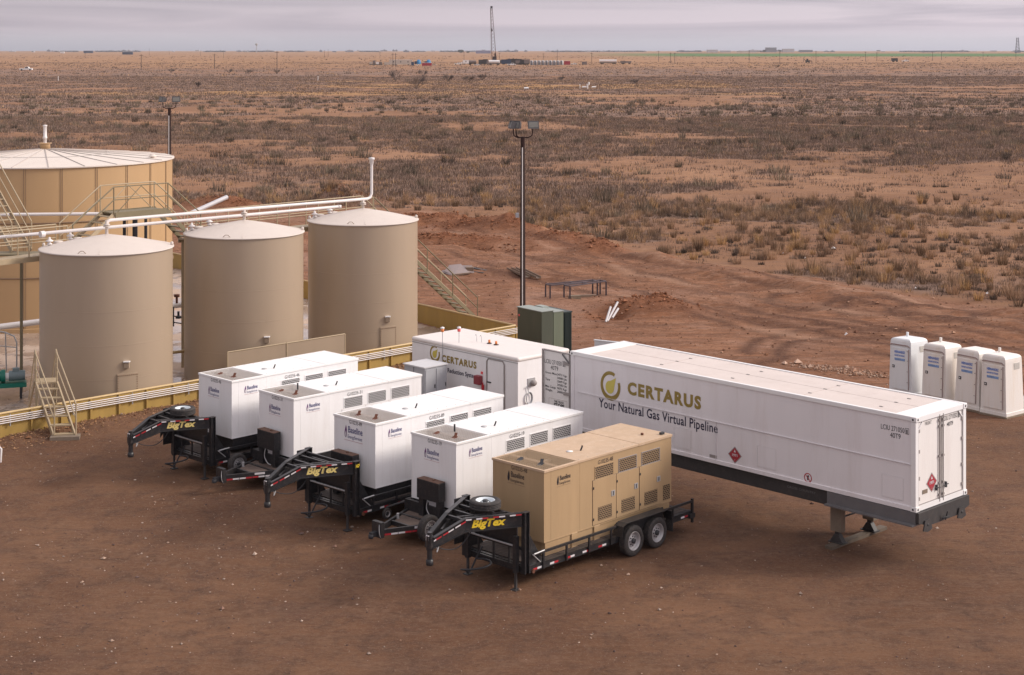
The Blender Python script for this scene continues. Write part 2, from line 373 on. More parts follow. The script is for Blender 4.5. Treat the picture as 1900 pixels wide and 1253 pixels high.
# brush patches (+) and bare sandy openings (-) as they lie on the plain: centre, half extents, weight
PATCH = []
for px, py, rx, ry, w_ in ((1087, 374, 95, 26, .16), (818, 311, 95, 36, .15), (1547, 388, 115, 34, .16), (1335, 240, 350, 11, .09), (1640, 252, 200, 14, .10), (1193, 283, 75, 9, .10), (1264, 376, 75, 10, .12), (875, 256, 105, 9, .10), (663, 284, 85, 12, .10),
        (734, 248, 90, 13, .10), (480, 250, 120, 12, .10), (430, 305, 110, 22, .10), (640, 330, 70, 14, .08), (1020, 395, 60, 14, .10), (1740, 205, 200, 12, .08), (1100, 205, 250, 9, .08), (1180, 440, 60, 16, .10),
        (910, 296, 95, 12, -.12), (1193, 322, 190, 20, -.14), (1264, 412, 150, 15, -.14), (1759, 334, 165, 24, -.15), (885, 232, 150, 9, -.12), (1300, 300, 150, 8, -.08), (540, 275, 130, 7, -.10), (420, 225, 170, 7, -.08), (940, 345, 60, 14, -.10), (1430, 350, 60, 14, -.10), (1000, 262, 90, 7, -.1), (1560, 292, 170, 9, -.10), (600, 230, 80, 6, -.1)):
    c_ = gp(px, py); a_, b_ = gp(px, py - ry).y, gp(px, py + ry).y; PATCH.append((c_.x, c_.y, rx / F * c_.y, (a_ - b_) / 2, w_))
CLUMPZ = []
for px, py, rx, ry in ((1723, 470, 200, 48), (1430, 452, 170, 28), (1850, 545, 90, 20), (1290, 470, 60, 14)):
    c_ = gp(px, py); a_, b_ = gp(px, py - ry).y, gp(px, py + ry).y; CLUMPZ.append((c_.x, c_.y, rx / F * c_.y, (a_ - b_) / 2))
def clumpz(x, y):
    v = np.zeros_like(x)
    for cx, cy, rx, ry in CLUMPZ: v = np.maximum(v, sstep(1.5, .5, ((x - cx) / rx) ** 2 + ((y - cy) / ry) ** 2))
    return v
def vegmask(x, y):
    e = y - edge_y(x)
    n = fbm(x * 0.75, y, np_scale(y), 5, 21, 0.62)
    big = fbm(x, y, 130, 4, 77)
    th = np.interp(y, [70, 95, 115, 130, 160, 200, 235, 270, 330, 500, 700, 1200], [0.45, 0.46, 0.48, 0.485, 0.475, 0.455, 0.44, 0.425, 0.395, 0.375, 0.37, 0.40])
    for cx, cy, rx, ry, w_ in PATCH: n = n + 1.15 * w_ * np.exp(-((x - cx) / rx) ** 2 - ((y - cy) / ry) ** 2)
    v = sstep(0.0, 0.06, n + 0.34 * (big - 0.5) - th - 0.012) * (1 - .8 * clumpz(x, y)) * (.25 + .75 * sstep(.36, .50, fbm(x * .7, y, 4.5, 4, 88) + .12 * sstep(150, 260, y)))
    return v * sstep(0, 3.0, e + 2.5 * (fbm(x, y, 4, 3, 3) - 0.5))
def np_scale(y): return 17.0

# ------------------------------------------------------------------ ground
def np_mesh(name, V, Fq, mats, attrs=None, smooth=True, parent=None):
    me = bpy.data.meshes.new(name); nv, nf, k = len(V), len(Fq), Fq.shape[1]
    me.vertices.add(nv); me.vertices.foreach_set("co", V.astype(np.float32).ravel())
    me.loops.add(nf * k); me.loops.foreach_set("vertex_index", Fq.astype(np.int32).ravel())
    me.polygons.add(nf); me.polygons.foreach_set("loop_start", np.arange(0, nf * k, k, dtype=np.int32))
    me.polygons.foreach_set("loop_total", np.full(nf, k, dtype=np.int32))
    me.polygons.foreach_set("use_smooth", np.full(nf, smooth, dtype=bool))
    for m in (mats if isinstance(mats, (list, tuple)) else [mats]): me.materials.append(m)
    for an, (typ, arr) in (attrs or {}).items():
        a = me.attributes.new(an, typ, 'POINT')
        a.data.foreach_set("value" if typ == 'FLOAT' else "color", arr.astype(np.float32).ravel())
    me.update(); me.validate()
    o = bpy.data.objects.new(name, me); C.objects.link(o)
    if parent: o.parent = parent
    return o

def ground_mat():
    m = bpy.data.materials.new("ground_soil"); m.use_nodes = True; N, Lk = m.node_tree.nodes, m.node_tree.links
    b = N["Principled BSDF"]; b.inputs["Roughness"].default_value = 0.95; b.inputs["Specular IOR Level"].default_value = 0.15
    tcn = N.new("ShaderNodeTexCoord")
    def attr(n):
        a = N.new("ShaderNodeAttribute"); a.attribute_name = n; return a.outputs["Fac"]
    def noise(sc, det=6, rough=0.6, mapping=None, rot=0, dist=0):
        src = tcn.outputs["Object"]
        if mapping:
            q = N.new("ShaderNodeMapping"); q.inputs[2].default_value = (0, 0, rot); q.inputs[3].default_value = mapping; Lk.new(src, q.inputs[0]); src = q.outputs[0]
        n = N.new("ShaderNodeTexNoise"); n.inputs["Scale"].default_value = sc; n.inputs["Detail"].default_value = det; n.inputs["Roughness"].default_value = rough; n.inputs["Distortion"].default_value = dist
        Lk.new(src, n.inputs[0]); return n.outputs[0]
    def ramp(fac, a, b_, c0=0.0, c1=1.0):
        r = N.new("ShaderNodeMapRange"); r.inputs[1].default_value = a; r.inputs[2].default_value = b_; r.inputs[3].default_value = c0; r.inputs[4].default_value = c1; Lk.new(fac, r.inputs[0]); return r.outputs[0]
    def mix(f, a, b_):
        x = N.new("ShaderNodeMix"); x.data_type = 'RGBA'
        if isinstance(f, float): x.inputs[0].default_value = f
        else: Lk.new(f, x.inputs[0])
        for i, v in ((6, a), (7, b_)):
            if isinstance(v, tuple): x.inputs[i].default_value = (*v, 1)
            else: Lk.new(v, x.inputs[i])
        return x.outputs[2]
    def mul(a, b_):
        x = N.new("ShaderNodeMath"); x.operation = 'MULTIPLY'
        for i, v in ((0, a), (1, b_)):
            if isinstance(v, float): x.inputs[i].default_value = v
            else: Lk.new(v, x.inputs[i])
        return x.outputs[0]
    # pad: dark red-brown packed gravel with paler grit and damp stains
    pad = mix(ramp(noise(0.16, 5, 0.6), 0.36, 0.64), (0.155, 0.077, 0.045), (0.240, 0.126, 0.073))
    pad = mix(ramp(noise(0.45, 7, 0.72, (1, 1.5, 1)), 0.50, 0.72, 0, 0.55), pad, (0.115, 0.066, 0.055))
    pad = mix(ramp(noise(1.1, 8, 0.8, None, 0, .5), 0.47, 0.66, 0, 0.75), pad, (0.088, 0.052, 0.040))
    pad = mix(ramp(noise(0.8, 8, 0.8), 0.52, 0.72, 0, 0.6), pad, (0.235, 0.140, 0.088))
    pad = mix(ramp(noise(7, 6, 0.85), 0.48, 0.70, 0, 0.6), pad, (0.26, 0.165, 0.11))
    pad = mix(ramp(noise(17, 4, 0.85), 0.58, 0.70, 0, 0.75), pad, (0.36, 0.26, 0.19))
    pad = mix(ramp(noise(10, 5, 0.85), 0.58, 0.70, 0, 0.75), pad, (0.06, 0.034, 0.027))
    pad = mix(attr("track"), pad, mix(ramp(noise(3, 4, .7), .4, .6), (0.10, 0.056, 0.038), (0.25, 0.15, 0.10)))
    # graded dirt road: streaks drawn along the travelled direction
    rd = mix(ramp(noise(0.30, 7, 0.65, (0.35, 1.6, 1), R(38), 0.8), 0.34, 0.66), (0.215, 0.092, 0.048), (0.385, 0.188, 0.105))
    rd = mix(ramp(noise(1.0, 7, 0.75, (0.16, 1.6, 1), R(40), 0.6), 0.42, 0.62, 0, 0.8), rd, (0.150, 0.075, 0.048))
    rd = mix(ramp(noise(2.2, 7, 0.75, (0.5, 1.6, 1), R(25), 1.0), 0.50, 0.66, 0, 0.6), rd, (0.42, 0.26, 0.185))
    rd = mix(ramp(noise(0.10, 4, 0.6, None, 0, 1.0), 0.52, 0.70, 0, 0.8), rd, (0.42, 0.25, 0.18))
    rd = mix(ramp(noise(2.6, 8, 0.85), 0.50, 0.64, 0, 0.75), rd, (0.135, 0.062, 0.036))
    rd = mix(ramp(noise(3.4, 8, 0.85, (0.7, 1.4, 1), R(40)), 0.54, 0.66, 0, 0.6), rd, (0.44, 0.25, 0.16))
    rd = mix(ramp(noise(7, 5, 0.8), 0.52, 0.75, 0, 0.6), rd, (0.15, 0.075, 0.046))
    rd = mix(ramp(noise(16, 3, 0.8), 0.62, 0.74, 0, 0.7), rd, (0.52, 0.36, 0.27))
    fresh = mix(ramp(noise(2.5, 6, 0.7), 0.35, 0.65), (0.165, 0.062, 0.030), (0.29, 0.125, 0.066))
    rd = mix(attr("track"), rd, mix(ramp(noise(5, 4, .7), .4, .6), (0.075, 0.036, 0.024), (0.15, 0.072, 0.045)))
    rd = mix(attr("lane"), rd, (0.46, 0.28, 0.19))
    rd = mix(attr("mound"), rd, fresh)
    # open plain
    pl = mix(ramp(noise(0.035, 8, 0.62), 0.38, 0.62), (0.215, 0.110, 0.060), (0.345, 0.190, 0.108))
    pl = mix(ramp(noise(0.35, 8, 0.72, (0.5, 1.5, 1)), 0.46, 0.66, 0, 0.65), pl, (0.21, 0.115, 0.076))
    pl = mix(ramp(noise(1.2, 8, 0.82, (0.5, 1.6, 1)), 0.50, 0.66, 0, 0.65), pl, (0.17, 0.10, 0.075))
    pl = mix(ramp(noise(0.6, 6, 0.7), 0.56, 0.7, 0, 0.5), pl, (0.40, 0.25, 0.16))
    dk = mix(ramp(noise(0.5, 6, 0.7), 0.3, 0.7), (0.165, 0.112, 0.090), (0.255, 0.165, 0.125))
    pl = mix(ramp(attr("veg"), 0.0, 1.0, 0, 0.92), pl, dk)
    pl = mix(attr("gold"), pl, mix(ramp(noise(0.05, 6, 0.7, (0.5, 2, 1)), 0.35, 0.65), (0.30, 0.165, 0.075), (0.44, 0.26, 0.115)))
    fr = mix(ramp(noise(0.012, 8, 0.75, (0.35, 1, 1)), 0.36, 0.66), (0.225, 0.125, 0.075), (0.40, 0.230, 0.120))
    fr = mix(ramp(noise(0.05, 5, 0.8, (0.4, 1, 1)), 0.58, 0.70, 0, 0.55), fr, (0.19, 0.12, 0.09))
    pl = mix(attr("far"), pl, fr)
    pl = mix(attr("green"), pl, (0.075, 0.15, 0.045))
    g = mix(attr("road"), pl, rd)
    g = mix(attr("pad"), g, pad)
    pen = mix(ramp(noise(0.35, 6, 0.65), 0.40, 0.62), (0.30, 0.235, 0.20), (0.50, 0.385, 0.30))
    pen = mix(ramp(noise(0.8, 5, 0.6), 0.55, 0.65, 0, 0.8), pen, (0.17, 0.14, 0.14))
    g = mix(attr("pen"), g, pen)
    Lk.new(g, b.inputs["Base Color"])
    wet = mul(attr("pen"), ramp(noise(0.35, 6, 0.65), 0.55, 0.50))
    ro = N.new("ShaderNodeMapRange"); ro.inputs[3].default_value = 0.95; ro.inputs[4].default_value = 0.12; Lk.new(wet, ro.inputs[0]); Lk.new(ro.outputs[0], b.inputs["Roughness"])
    sp = N.new("ShaderNodeMapRange"); sp.inputs[3].default_value = 0.15; sp.inputs[4].default_value = 0.8; Lk.new(wet, sp.inputs[0]); Lk.new(sp.outputs[0], b.inputs["Specular IOR Level"])
    # relief
    h1 = noise(2.4, 9, 0.8, (0.4, 1.5, 1), R(40), 0.6); h2 = noise(6, 8, 0.8); h3 = noise(22, 4, 0.8)
    a1 = mul(mul(h1, attr("road")), 0.9)
    ad = N.new("ShaderNodeMath"); ad.operation = 'ADD'; Lk.new(a1, ad.inputs[0]); Lk.new(mul(h2, 0.35), ad.inputs[1])
    ad2 = N.new("ShaderNodeMath"); ad2.operation = 'ADD'; Lk.new(ad.outputs[0], ad2.inputs[0]); Lk.new(mul(h3, 0.10), ad2.inputs[1])
    inv = N.new("ShaderNodeMath"); inv.operation = 'SUBTRACT'; inv.inputs[0].default_value = 1.0; Lk.new(attr("pen"), inv.inputs[1])
    bp = N.new("ShaderNodeBump"); bp.inputs["Distance"].default_value = 0.30; Lk.new(mul(inv.outputs[0], 0.75), bp.inputs["Strength"]); Lk.new(ad2.outputs[0], bp.inputs["Height"])
    Lk.new(bp.outputs[0], b.inputs["Normal"])
    return m

rows = 1250; cols = 440
ys = 22.0 * np.exp(np.linspace(0, math.log(9300 / 22.0), rows))
ts = np.linspace(-1, 1, cols)
YY, TT = np.meshgrid(ys, ts, indexing='ij')
XX = TT * (0.43 * YY + 10)
ZZ = height(XX, YY)
E_ = edge_y(XX) - YY
pen_a = inside_pen(XX, YY)
road_a = sstep(-1.2, 1.2, E_ + 2.0 * (fbm(XX, YY, 3, 4, 31) - 0.5))
padlim = np.interp(XX, [-60, -20, 0, 4, 10, 15, 22, 40], [80, 70, 66, 62, 58.5, 57, 53, 45])
pad_a = sstep(-3, 3, padlim - YY + 5 * (fbm(XX, YY, 5, 4, 61) - 0.5))
veg_a = vegmask(XX, YY)
far_a = sstep(900, 1350, YY)
mnd = np.zeros_like(XX)
for cx, cy, sx, sy, h, r in MOUNDS[:13]:
    c, s = math.cos(r), math.sin(r); u, v = (XX - cx) * c + (YY - cy) * s, -(XX - cx) * s + (YY - cy) * c
    mnd = np.maximum(mnd, np.exp(-((u / sx) ** 2 + (v / sy) ** 2) * 0.8))
mnd = np.maximum(mnd, ((YY - (45.4 + (XX + 24) * 0.972)) < 0) * np.exp(-((YY - (45.4 + (XX + 24) * 0.972)) / 1.1) ** 2) * (XX < 0) * 0.6)
track = np.zeros_like(XX)
for k, (off, w_) in enumerate(((4.2, .25), (5.6, .25), (7.4, .28), (9.3, .28), (12.2, .25), (14.2, .25), (16.0, .35), (18.2, .3), (20.3, .3), (23.5, .3), (25.6, .3))):
    ee = E_ + 3.0 * (fbm(XX, YY, 15, 3, 40 + k) - .5) + np.sin(XX * .14 + k * 1.3) * 1.1
    track = np.maximum(track, np.exp(-((ee - off) / (w_ * 2.2)) ** 2) * sstep(.35, .6, fbm(XX, YY, 7, 3, 60 + k)))
track = track * (XX > -5) * sstep(56, 64, YY) * 0.9
for (cx_, cy_, rr_, a0_, a1_) in ((15.5, 66.0, 4.2, 20, 175), (15.5, 66.0, 5.6, 30, 170), (9.0, 68.5, 3.0, 200, 330), (20.5, 77.0, 2.0, 0, 360), (18.0, 79.0, 2.2, 0, 300), (15.2, 81.0, 2.0, 90, 360)):
    rd_ = np.hypot(XX - cx_, (YY - cy_) * .8); an_ = np.degrees(np.arctan2(YY - cy_, XX - cx_)) % 360
    track = np.maximum(track, .85 * np.exp(-((rd_ - rr_) / .36) ** 2) * (an_ > a0_) * (an_ < a1_))
lane = np.zeros_like(XX)
for k, (off, w_) in enumerate(((3.2, .5), (6.6, .6), (11.0, .8), (15.1, .5), (21.8, .8))):
    ee = E_ + 3.0 * (fbm(XX, YY, 17, 3, 240 + k) - .5); lane = np.maximum(lane, .55 * np.exp(-((ee - off) / w_) ** 2) * sstep(.45, .65, fbm(XX * .5, YY, 6, 4, 260 + k)))
lane = lane * (XX > -8)
ptr = np.zeros_like(XX)
for k, (cx_, cy_, rr_, hw_) in enumerate(((-30, 8, 36.0, .9), (-26, 4, 40.5, .9), (20, -12, 49, .95), (34, -20, 62, .9), (4, 70, 33.5, .9), (-2, 64, 24.0, .95), (30, 60, 20, .9), (2, -30, 66, 1.0))):
    d_ = np.hypot(XX - cx_, YY - cy_) + 1.2 * (fbm(XX, YY, 11, 3, 140 + k) - .5)
    for sg_ in (-1, 1): ptr = np.maximum(ptr, np.exp(-((d_ - rr_ - sg_ * hw_) / .14) ** 2) * sstep(.46, .66, fbm(XX, YY, 4, 3, 160 + k)))
track = np.maximum(track, ptr * (YY < 62) * (1 - pen_a) * .5)
gold_n = fbm(XX, YY, 90, 4, 91)
gold = np.clip(sstep(0.42, 0.50, fbm(XX * .35, YY, 45, 4, 93)) * sstep(420, 470, YY) * (1 - sstep(600, 680, YY)) * (XX < 80), 0, 1)
green = sstep(2500, 2900, YY) * (1 - sstep(4300, 4600, YY)) * sstep(0, 300, XX - 0.03 * YY)
green = np.maximum(green, 0.35 * sstep(1900, 2500, YY) * (XX > 100) * 0)
V = np.stack([XX, YY, ZZ], -1).reshape(-1, 3)
ii = np.arange(rows - 1)[:, None] * cols + np.arange(cols - 1)[None]
Fq = np.stack([ii, ii + 1, ii + cols + 1, ii + cols], -1).reshape(-1, 4)
GMAT = ground_mat()
ground = np_mesh("ground", V, Fq, GMAT, {"road": ('FLOAT', road_a * (1 - pen_a * 0)), "pad": ('FLOAT', pad_a * (1 - 0.0)), "veg": ('FLOAT', veg_a * (1 - far_a)), "far": ('FLOAT', far_a),
    "mound": ('FLOAT', mnd), "track": ('FLOAT', track), "lane": ('FLOAT', lane), "gold": ('FLOAT', gold), "green": ('FLOAT', green), "pen": ('FLOAT', pen_a)})
tag(ground, kind="structure")
def hz(x, y): return float(height(np.array([float(x)]), np.array([float(y)]))[0])

# ------------------------------------------------------------------ scrub, grass, gravel (stuff nobody could count)
def leaf_mat(name, rough=0.9):
    m = bpy.data.materials.new(name); m.use_nodes = True; N, Lk = m.node_tree.nodes, m.node_tree.links
    a = N.new("ShaderNodeAttribute"); a.attribute_name = "col"; b = N["Principled BSDF"]; b.inputs["Roughness"].default_value = rough; b.inputs["Specular IOR Level"].default_value = 0.1
    Lk.new(a.outputs["Color"], b.inputs["Base Color"]); return m
LEAF = leaf_mat("dry_stems")
rng = np.random.default_rng(7)
def tufts(P, blades, hgt, width, spread, colA, colB, goldfrac=0.15, colG=(0.42, 0.26, 0.13)):
    "P (n,3) bases; returns verts and colours of n*blades thin triangles"
    n = len(P); k = blades
    base = np.repeat(P, k, 0); H = np.repeat(hgt, k) * rng.uniform(0.45, 1.15, n * k); S = np.repeat(spread, k)
    ang = rng.uniform(0, 2 * np.pi, n * k); rr = np.sqrt(rng.uniform(0, 1, n * k)) * S
    bx, by = base[:, 0] + np.cos(ang) * rr, base[:, 1] + np.sin(ang) * rr
    lean = rng.uniform(0.05, 0.55, n * k) * H
    a2 = ang + rng.normal(0, 0.7, n * k)
    w = np.repeat(width, k) * rng.uniform(0.6, 1.4, n * k)
    pa = rng.uniform(0, np.pi, n * k)
    v0 = np.stack([bx - np.cos(pa) * w, by - np.sin(pa) * w, base[:, 2] - 0.03], 1)
    v1 = np.stack([bx + np.cos(pa) * w, by + np.sin(pa) * w, base[:, 2] - 0.03], 1)
    v2 = np.stack([bx + np.cos(a2) * lean, by + np.sin(a2) * lean, base[:, 2] + H], 1)
    V = np.stack([v0, v1, v2], 1).reshape(-1, 3)
    t = np.repeat(rng.uniform(0, 1, n), k)[:, None]; gl = np.repeat(rng.uniform(0, 1, n) < goldfrac, k)[:, None]
    col = np.array(colA)[None] * (1 - t) + np.array(colB)[None] * t
    tone = np.repeat(rng.choice([.55, .8, 1.0, 1.15, 1.3], n), k)[:, None]
    col = np.where(gl, np.array(colG)[None], col * tone) * rng.uniform(0.6, 1.4, (n * k, 1))
    col = np.concatenate([col, np.ones((n * k, 1))], 1)
    return V, np.repeat(col, 3, 0)
def scatter(n, y0, y1, halfw, mask, power=1.0):
    "uniform per ground area between y0 and y1"
    y = np.sqrt(rng.uniform(y0 ** 2, y1 ** 2, n)); x = rng.uniform(-1, 1, n) * (halfw * y + 6)
    keep = rng.uniform(0, 1, n) < mask(x, y); x, y = x[keep], y[keep]
    return np.stack([x, y, height(x, y)], 1)
parts = []
GR, PU, TN = (0.155, 0.105, 0.085), (0.175, 0.115, 0.100), (0.30, 0.195, 0.12)
def sparse(x, y): return (0.07 + 0.93 * vegmask(x, y)) * (y > edge_y(x) + 0.3)
P = scatter(52000, 68, 135, 0.40, lambda x, y: (0.006 + 0.20 * vegmask(x, y)) * (y > edge_y(x) + 0.3)); parts.append(tufts(P, 54, rng.uniform(0.15, 0.80, len(P)), np.full(len(P), 0.011), rng.uniform(0.12, 0.40, len(P)), (0.195, 0.132, 0.098), (.34, .22, .135), 0.12, (0.44, 0.27, 0.13)))
P = scatter(52000, 72, 135, 0.40, lambda x, y: (0.05 + 0.6 * vegmask(x, y) + .10 * clumpz(x, y)) * (y > edge_y(x) + 0.3)); parts.append(tufts(P, 16, rng.uniform(0.08, 0.25, len(P)), np.full(len(P), 0.014), rng.uniform(0.15, 0.5, len(P)), (.15, .11, .095), (.22, .155, .12), 0.05))
P = scatter(30000, 68, 140, 0.40, lambda x, y: (0.010 + 0.02 * vegmask(x, y) + .075 * clumpz(x, y) * (.35 + sstep(.40, .62, fbm(x, y, 5, 3, 71)))) * (y > edge_y(x) + 0.3)); parts.append(tufts(P, 120, rng.uniform(0.40, 0.98, len(P)), np.full(len(P), 0.012), rng.uniform(0.12, 0.34, len(P)), (0.22, 0.145, 0.10), (.38, .245, .15), 0.12, (0.46, 0.29, 0.14)))
P = scatter(30000, 68, 150, 0.40, lambda x, y: (0.006 + 0.03 * vegmask(x, y) + .07 * clumpz(x, y)) * (y > edge_y(x) + 0.3)); parts.append(tufts(P, 70, rng.uniform(0.14, 0.42, len(P)), np.full(len(P), 0.016), rng.uniform(0.15, 0.42, len(P)), (0.10, 0.075, 0.062), (.17, .125, .095), 0.04))
P = scatter(9000, 100, 420, 0.38, lambda x, y: (0.05 + 0.12 * vegmask(x, y)) * (y > edge_y(x) + 1)); parts.append(tufts(P, 80, rng.uniform(0.5, 1.25, len(P)), np.full(len(P), 0.03), rng.uniform(0.4, 1.1, len(P)), (0.12, 0.095, 0.075), (.19, .15, .105), 0.0))
P = scatter(95000, 130, 300, 0.38, sparse); parts.append(tufts(P, 18, rng.uniform(0.10, 0.55, len(P)), np.full(len(P), 0.03), rng.uniform(0.3, 1.2, len(P)), (.175, .125, .105), (0.29, 0.20, 0.15), 0.06))
P = scatter(75000, 300, 750, 0.36, lambda x, y: 0.06 + 0.94 * vegmask(x, y)); parts.append(tufts(P, 7, rng.uniform(0.15, 0.55, len(P)), np.full(len(P), 0.10), rng.uniform(0.6, 2.0, len(P)), (.185, .132, .112), (.28, .195, .15), 0.06))
P = scatter(26000, 750, 1500, 0.35, lambda x, y: 0.05 + 0.45 * vegmask(x, y)); parts.append(tufts(P, 5, rng.uniform(0.3, 0.8, len(P)), np.full(len(P), 0.25), rng.uniform(1, 3, len(P)), (.17, .125, .105), (.24, .17, .135), 0.08))
P = scatter(3500, 1500, 3000, 0.35, lambda x, y: 0.35 + 0 * x); parts.append(tufts(P, 4, rng.uniform(0.5, 1.3, len(P)), np.full(len(P), 0.5), rng.uniform(1, 4, len(P)), (0.13, 0.09, 0.07), (0.2, 0.13, 0.09), 0.0))
V = np.concatenate([p[0] for p in parts]); CO_ = np.concatenate([p[1] for p in parts])
o = np_mesh("dry_scrub", V, np.arange(len(V)).reshape(-1, 3), LEAF, {"col": ('FLOAT_COLOR', CO_)}, smooth=False)
tag(o, "dry grass and low brush covering the open plain in patches", "scrub", kind="stuff")

def stones(n, x, y, size, cols_, sink=0.3):
    "faceted pebbles (squashed octahedra)"
    z = height(x, y); k = len(x)
    dirs = np.array([(1, 0, 0), (0, 1, 0), (-1, 0, 0), (0, -1, 0), (0, 0, 1), (0, 0, -1)], float)
    tri = np.array([(0, 1, 4), (1, 2, 4), (2, 3, 4), (3, 0, 4), (1, 0, 5), (2, 1, 5), (3, 2, 5), (0, 3, 5)])
    a = rng.uniform(0, np.pi, k); ca, sa = np.cos(a)[:, None], np.sin(a)[:, None]
    D = dirs[None] * rng.uniform(0.6, 1.3, (k, 6, 1)) * size[:, None, None]; D[:, :, 2] *= 0.65
    X = x[:, None] + D[:, :, 0] * ca - D[:, :, 1] * sa; Y = y[:, None] + D[:, :, 0] * sa + D[:, :, 1] * ca; Z = z[:, None] + D[:, :, 2] + size[:, None] * sink
    V = np.stack([X, Y, Z], -1).reshape(-1, 3); T = (tri[None] + (np.arange(k) * 6)[:, None, None]).reshape(-1, 3)
    c = cols_[rng.integers(0, len(cols_), k)] * rng.uniform(0.7, 1.3, (k, 1)); c = np.concatenate([c, np.ones((k, 1))], 1)
    return V, T, np.repeat(c, 6, 0)
def add_stones(name, label, sets):
    Vs, Ts, Cs = [], [], []; b = 0
    for V, T, c in sets: Vs.append(V); Ts.append(T + b); Cs.append(c); b += len(V)
    o = np_mesh(name, np.concatenate(Vs), np.concatenate(Ts), LEAF, {"col": ('FLOAT_COLOR', np.concatenate(Cs))}, smooth=False)
    tag(o, label, "gravel", kind="stuff")
SC = np.array([(0.34, 0.24, 0.18), (0.42, 0.33, 0.27), (0.20, 0.12, 0.09), (0.26, 0.16, 0.11), (0.12, 0.08, 0.07)])
def area(n, y0, y1, hw=0.4):
    y = np.sqrt(rng.uniform(y0 ** 2, y1 ** 2, n)); return rng.uniform(-1, 1, n) * (hw * y + 4), y
x, y = area(30000, 29, 62); m_ = (inside_pen(x, y) < .5) & (rng.uniform(0, 1, len(x)) < 0.25 + 0.75 * sstep(.45, .65, fbm(x, y, 3, 4, 5))); x, y = x[m_], y[m_]
s1 = stones(0, x, y, rng.gamma(1.1, 0.0085, len(x)) + 0.004, SC)
x, y = area(26000, 58, 118); m_ = (inside_pen(x, y) < .5) & (y < edge_y(x)); x, y = x[m_], y[m_]
s2 = stones(0, x, y, rng.gamma(1.3, 0.016, len(x)) + 0.008, np.array([(0.36, 0.22, 0.15), (0.24, 0.12, 0.07), (0.15, 0.07, 0.045), (0.28, 0.15, 0.095)]))
add_stones("pad_gravel", "loose pale pebbles and grit scattered over the dirt yard", [s1, s2])
n = 5000; t = rng.uniform(-24, -0.8, n); d = np.abs(rng.normal(0, 0.55, n)) + 0.06
x = t + d * 0.7; y = 45.4 + (t + 24) * 0.972 - d * 0.7
s3 = stones(0, x, y, rng.gamma(2, 0.009, n) + 0.008, np.array([(0.30, 0.17, 0.09), (0.36, 0.22, 0.13), (0.20, 0.10, 0.055)]))
n = 700; x = rng.normal(13.4, 1.0, n); y = 63.6 - (x - 13.4) * 0.75 + rng.normal(0, 0.35, n)
s4 = stones(0, x, y, rng.gamma(1.6, 0.020, n) + 0.01, np.array([(0.42, 0.29, 0.22), (0.26, 0.15, 0.10)]))
MS = []
for cx, cy, sx, sy, h, r in MOUNDS[:13]:
    k_ = int(160 * sx * sy); MS.append(np.stack([cx + rng.normal(0, sx * .5, k_), cy + rng.normal(0, sy * .5, k_)], 1))
MS = np.concatenate(MS); s6 = stones(0, MS[:, 0], MS[:, 1], rng.gamma(1.3, 0.022, len(MS)) + 0.01, np.array([(0.23, 0.10, 0.052), (0.19, 0.078, 0.04), (0.28, 0.13, 0.075)]))
n = 3500; x = rng.uniform(2.5, 8, n); y = 55.5 - (x - 2.5) * 1.0 + rng.normal(0, 1.2, n)
s5 = stones(0, x, y, rng.gamma(2, 0.012, n) + 0.01, np.array([(0.42, 0.30, 0.21), (0.30, 0.19, 0.12)]))
add_stones("rubble", "broken tan rock pushed up in low banks by the wall and trailer", [s3, s4, s5, s6])

# ------------------------------------------------------------------ stairs, walkways, railings
def stair(mb, a, b, width, n, side=None):
    "a = foot centre, b = head centre; stringers + treads"
    a, b = Vector(a), Vector(b); run = Vector((b.x - a.x, b.y - a.y, 0)); sd_ = run.cross(Vector((0, 0, 1))).normalized() * (width / 2)
    for s_ in (-1, 1): mb.beam(a + sd_ * s_, b + sd_ * s_, 0.04, 0.17)
    rd = run.normalized()
    for i in range(n):
        p = a.lerp(b, (i + 0.5) / n); mb.beam(p - sd_, p + sd_, 0.22, 0.03)
def rail(mb, pts, h=1.05, r=0.027, posts=True, mid=True, step=1.4):
    pts = [Vector(p) for p in pts]; up = Vector((0, 0, h))
    mb.tube([p + up for p in pts], r, 6)
    if mid: mb.tube([p + up * 0.52 for p in pts], r * 0.85, 6)
    for i in range(len(pts) - 1):
        k = max(1, int((pts[i + 1] - pts[i]).length / step))
        for j in range(k + (1 if i == len(pts) - 2 else 0)):
            p = pts[i].lerp(pts[i + 1], j / k); mb.tube([p, p + up], r, 6)

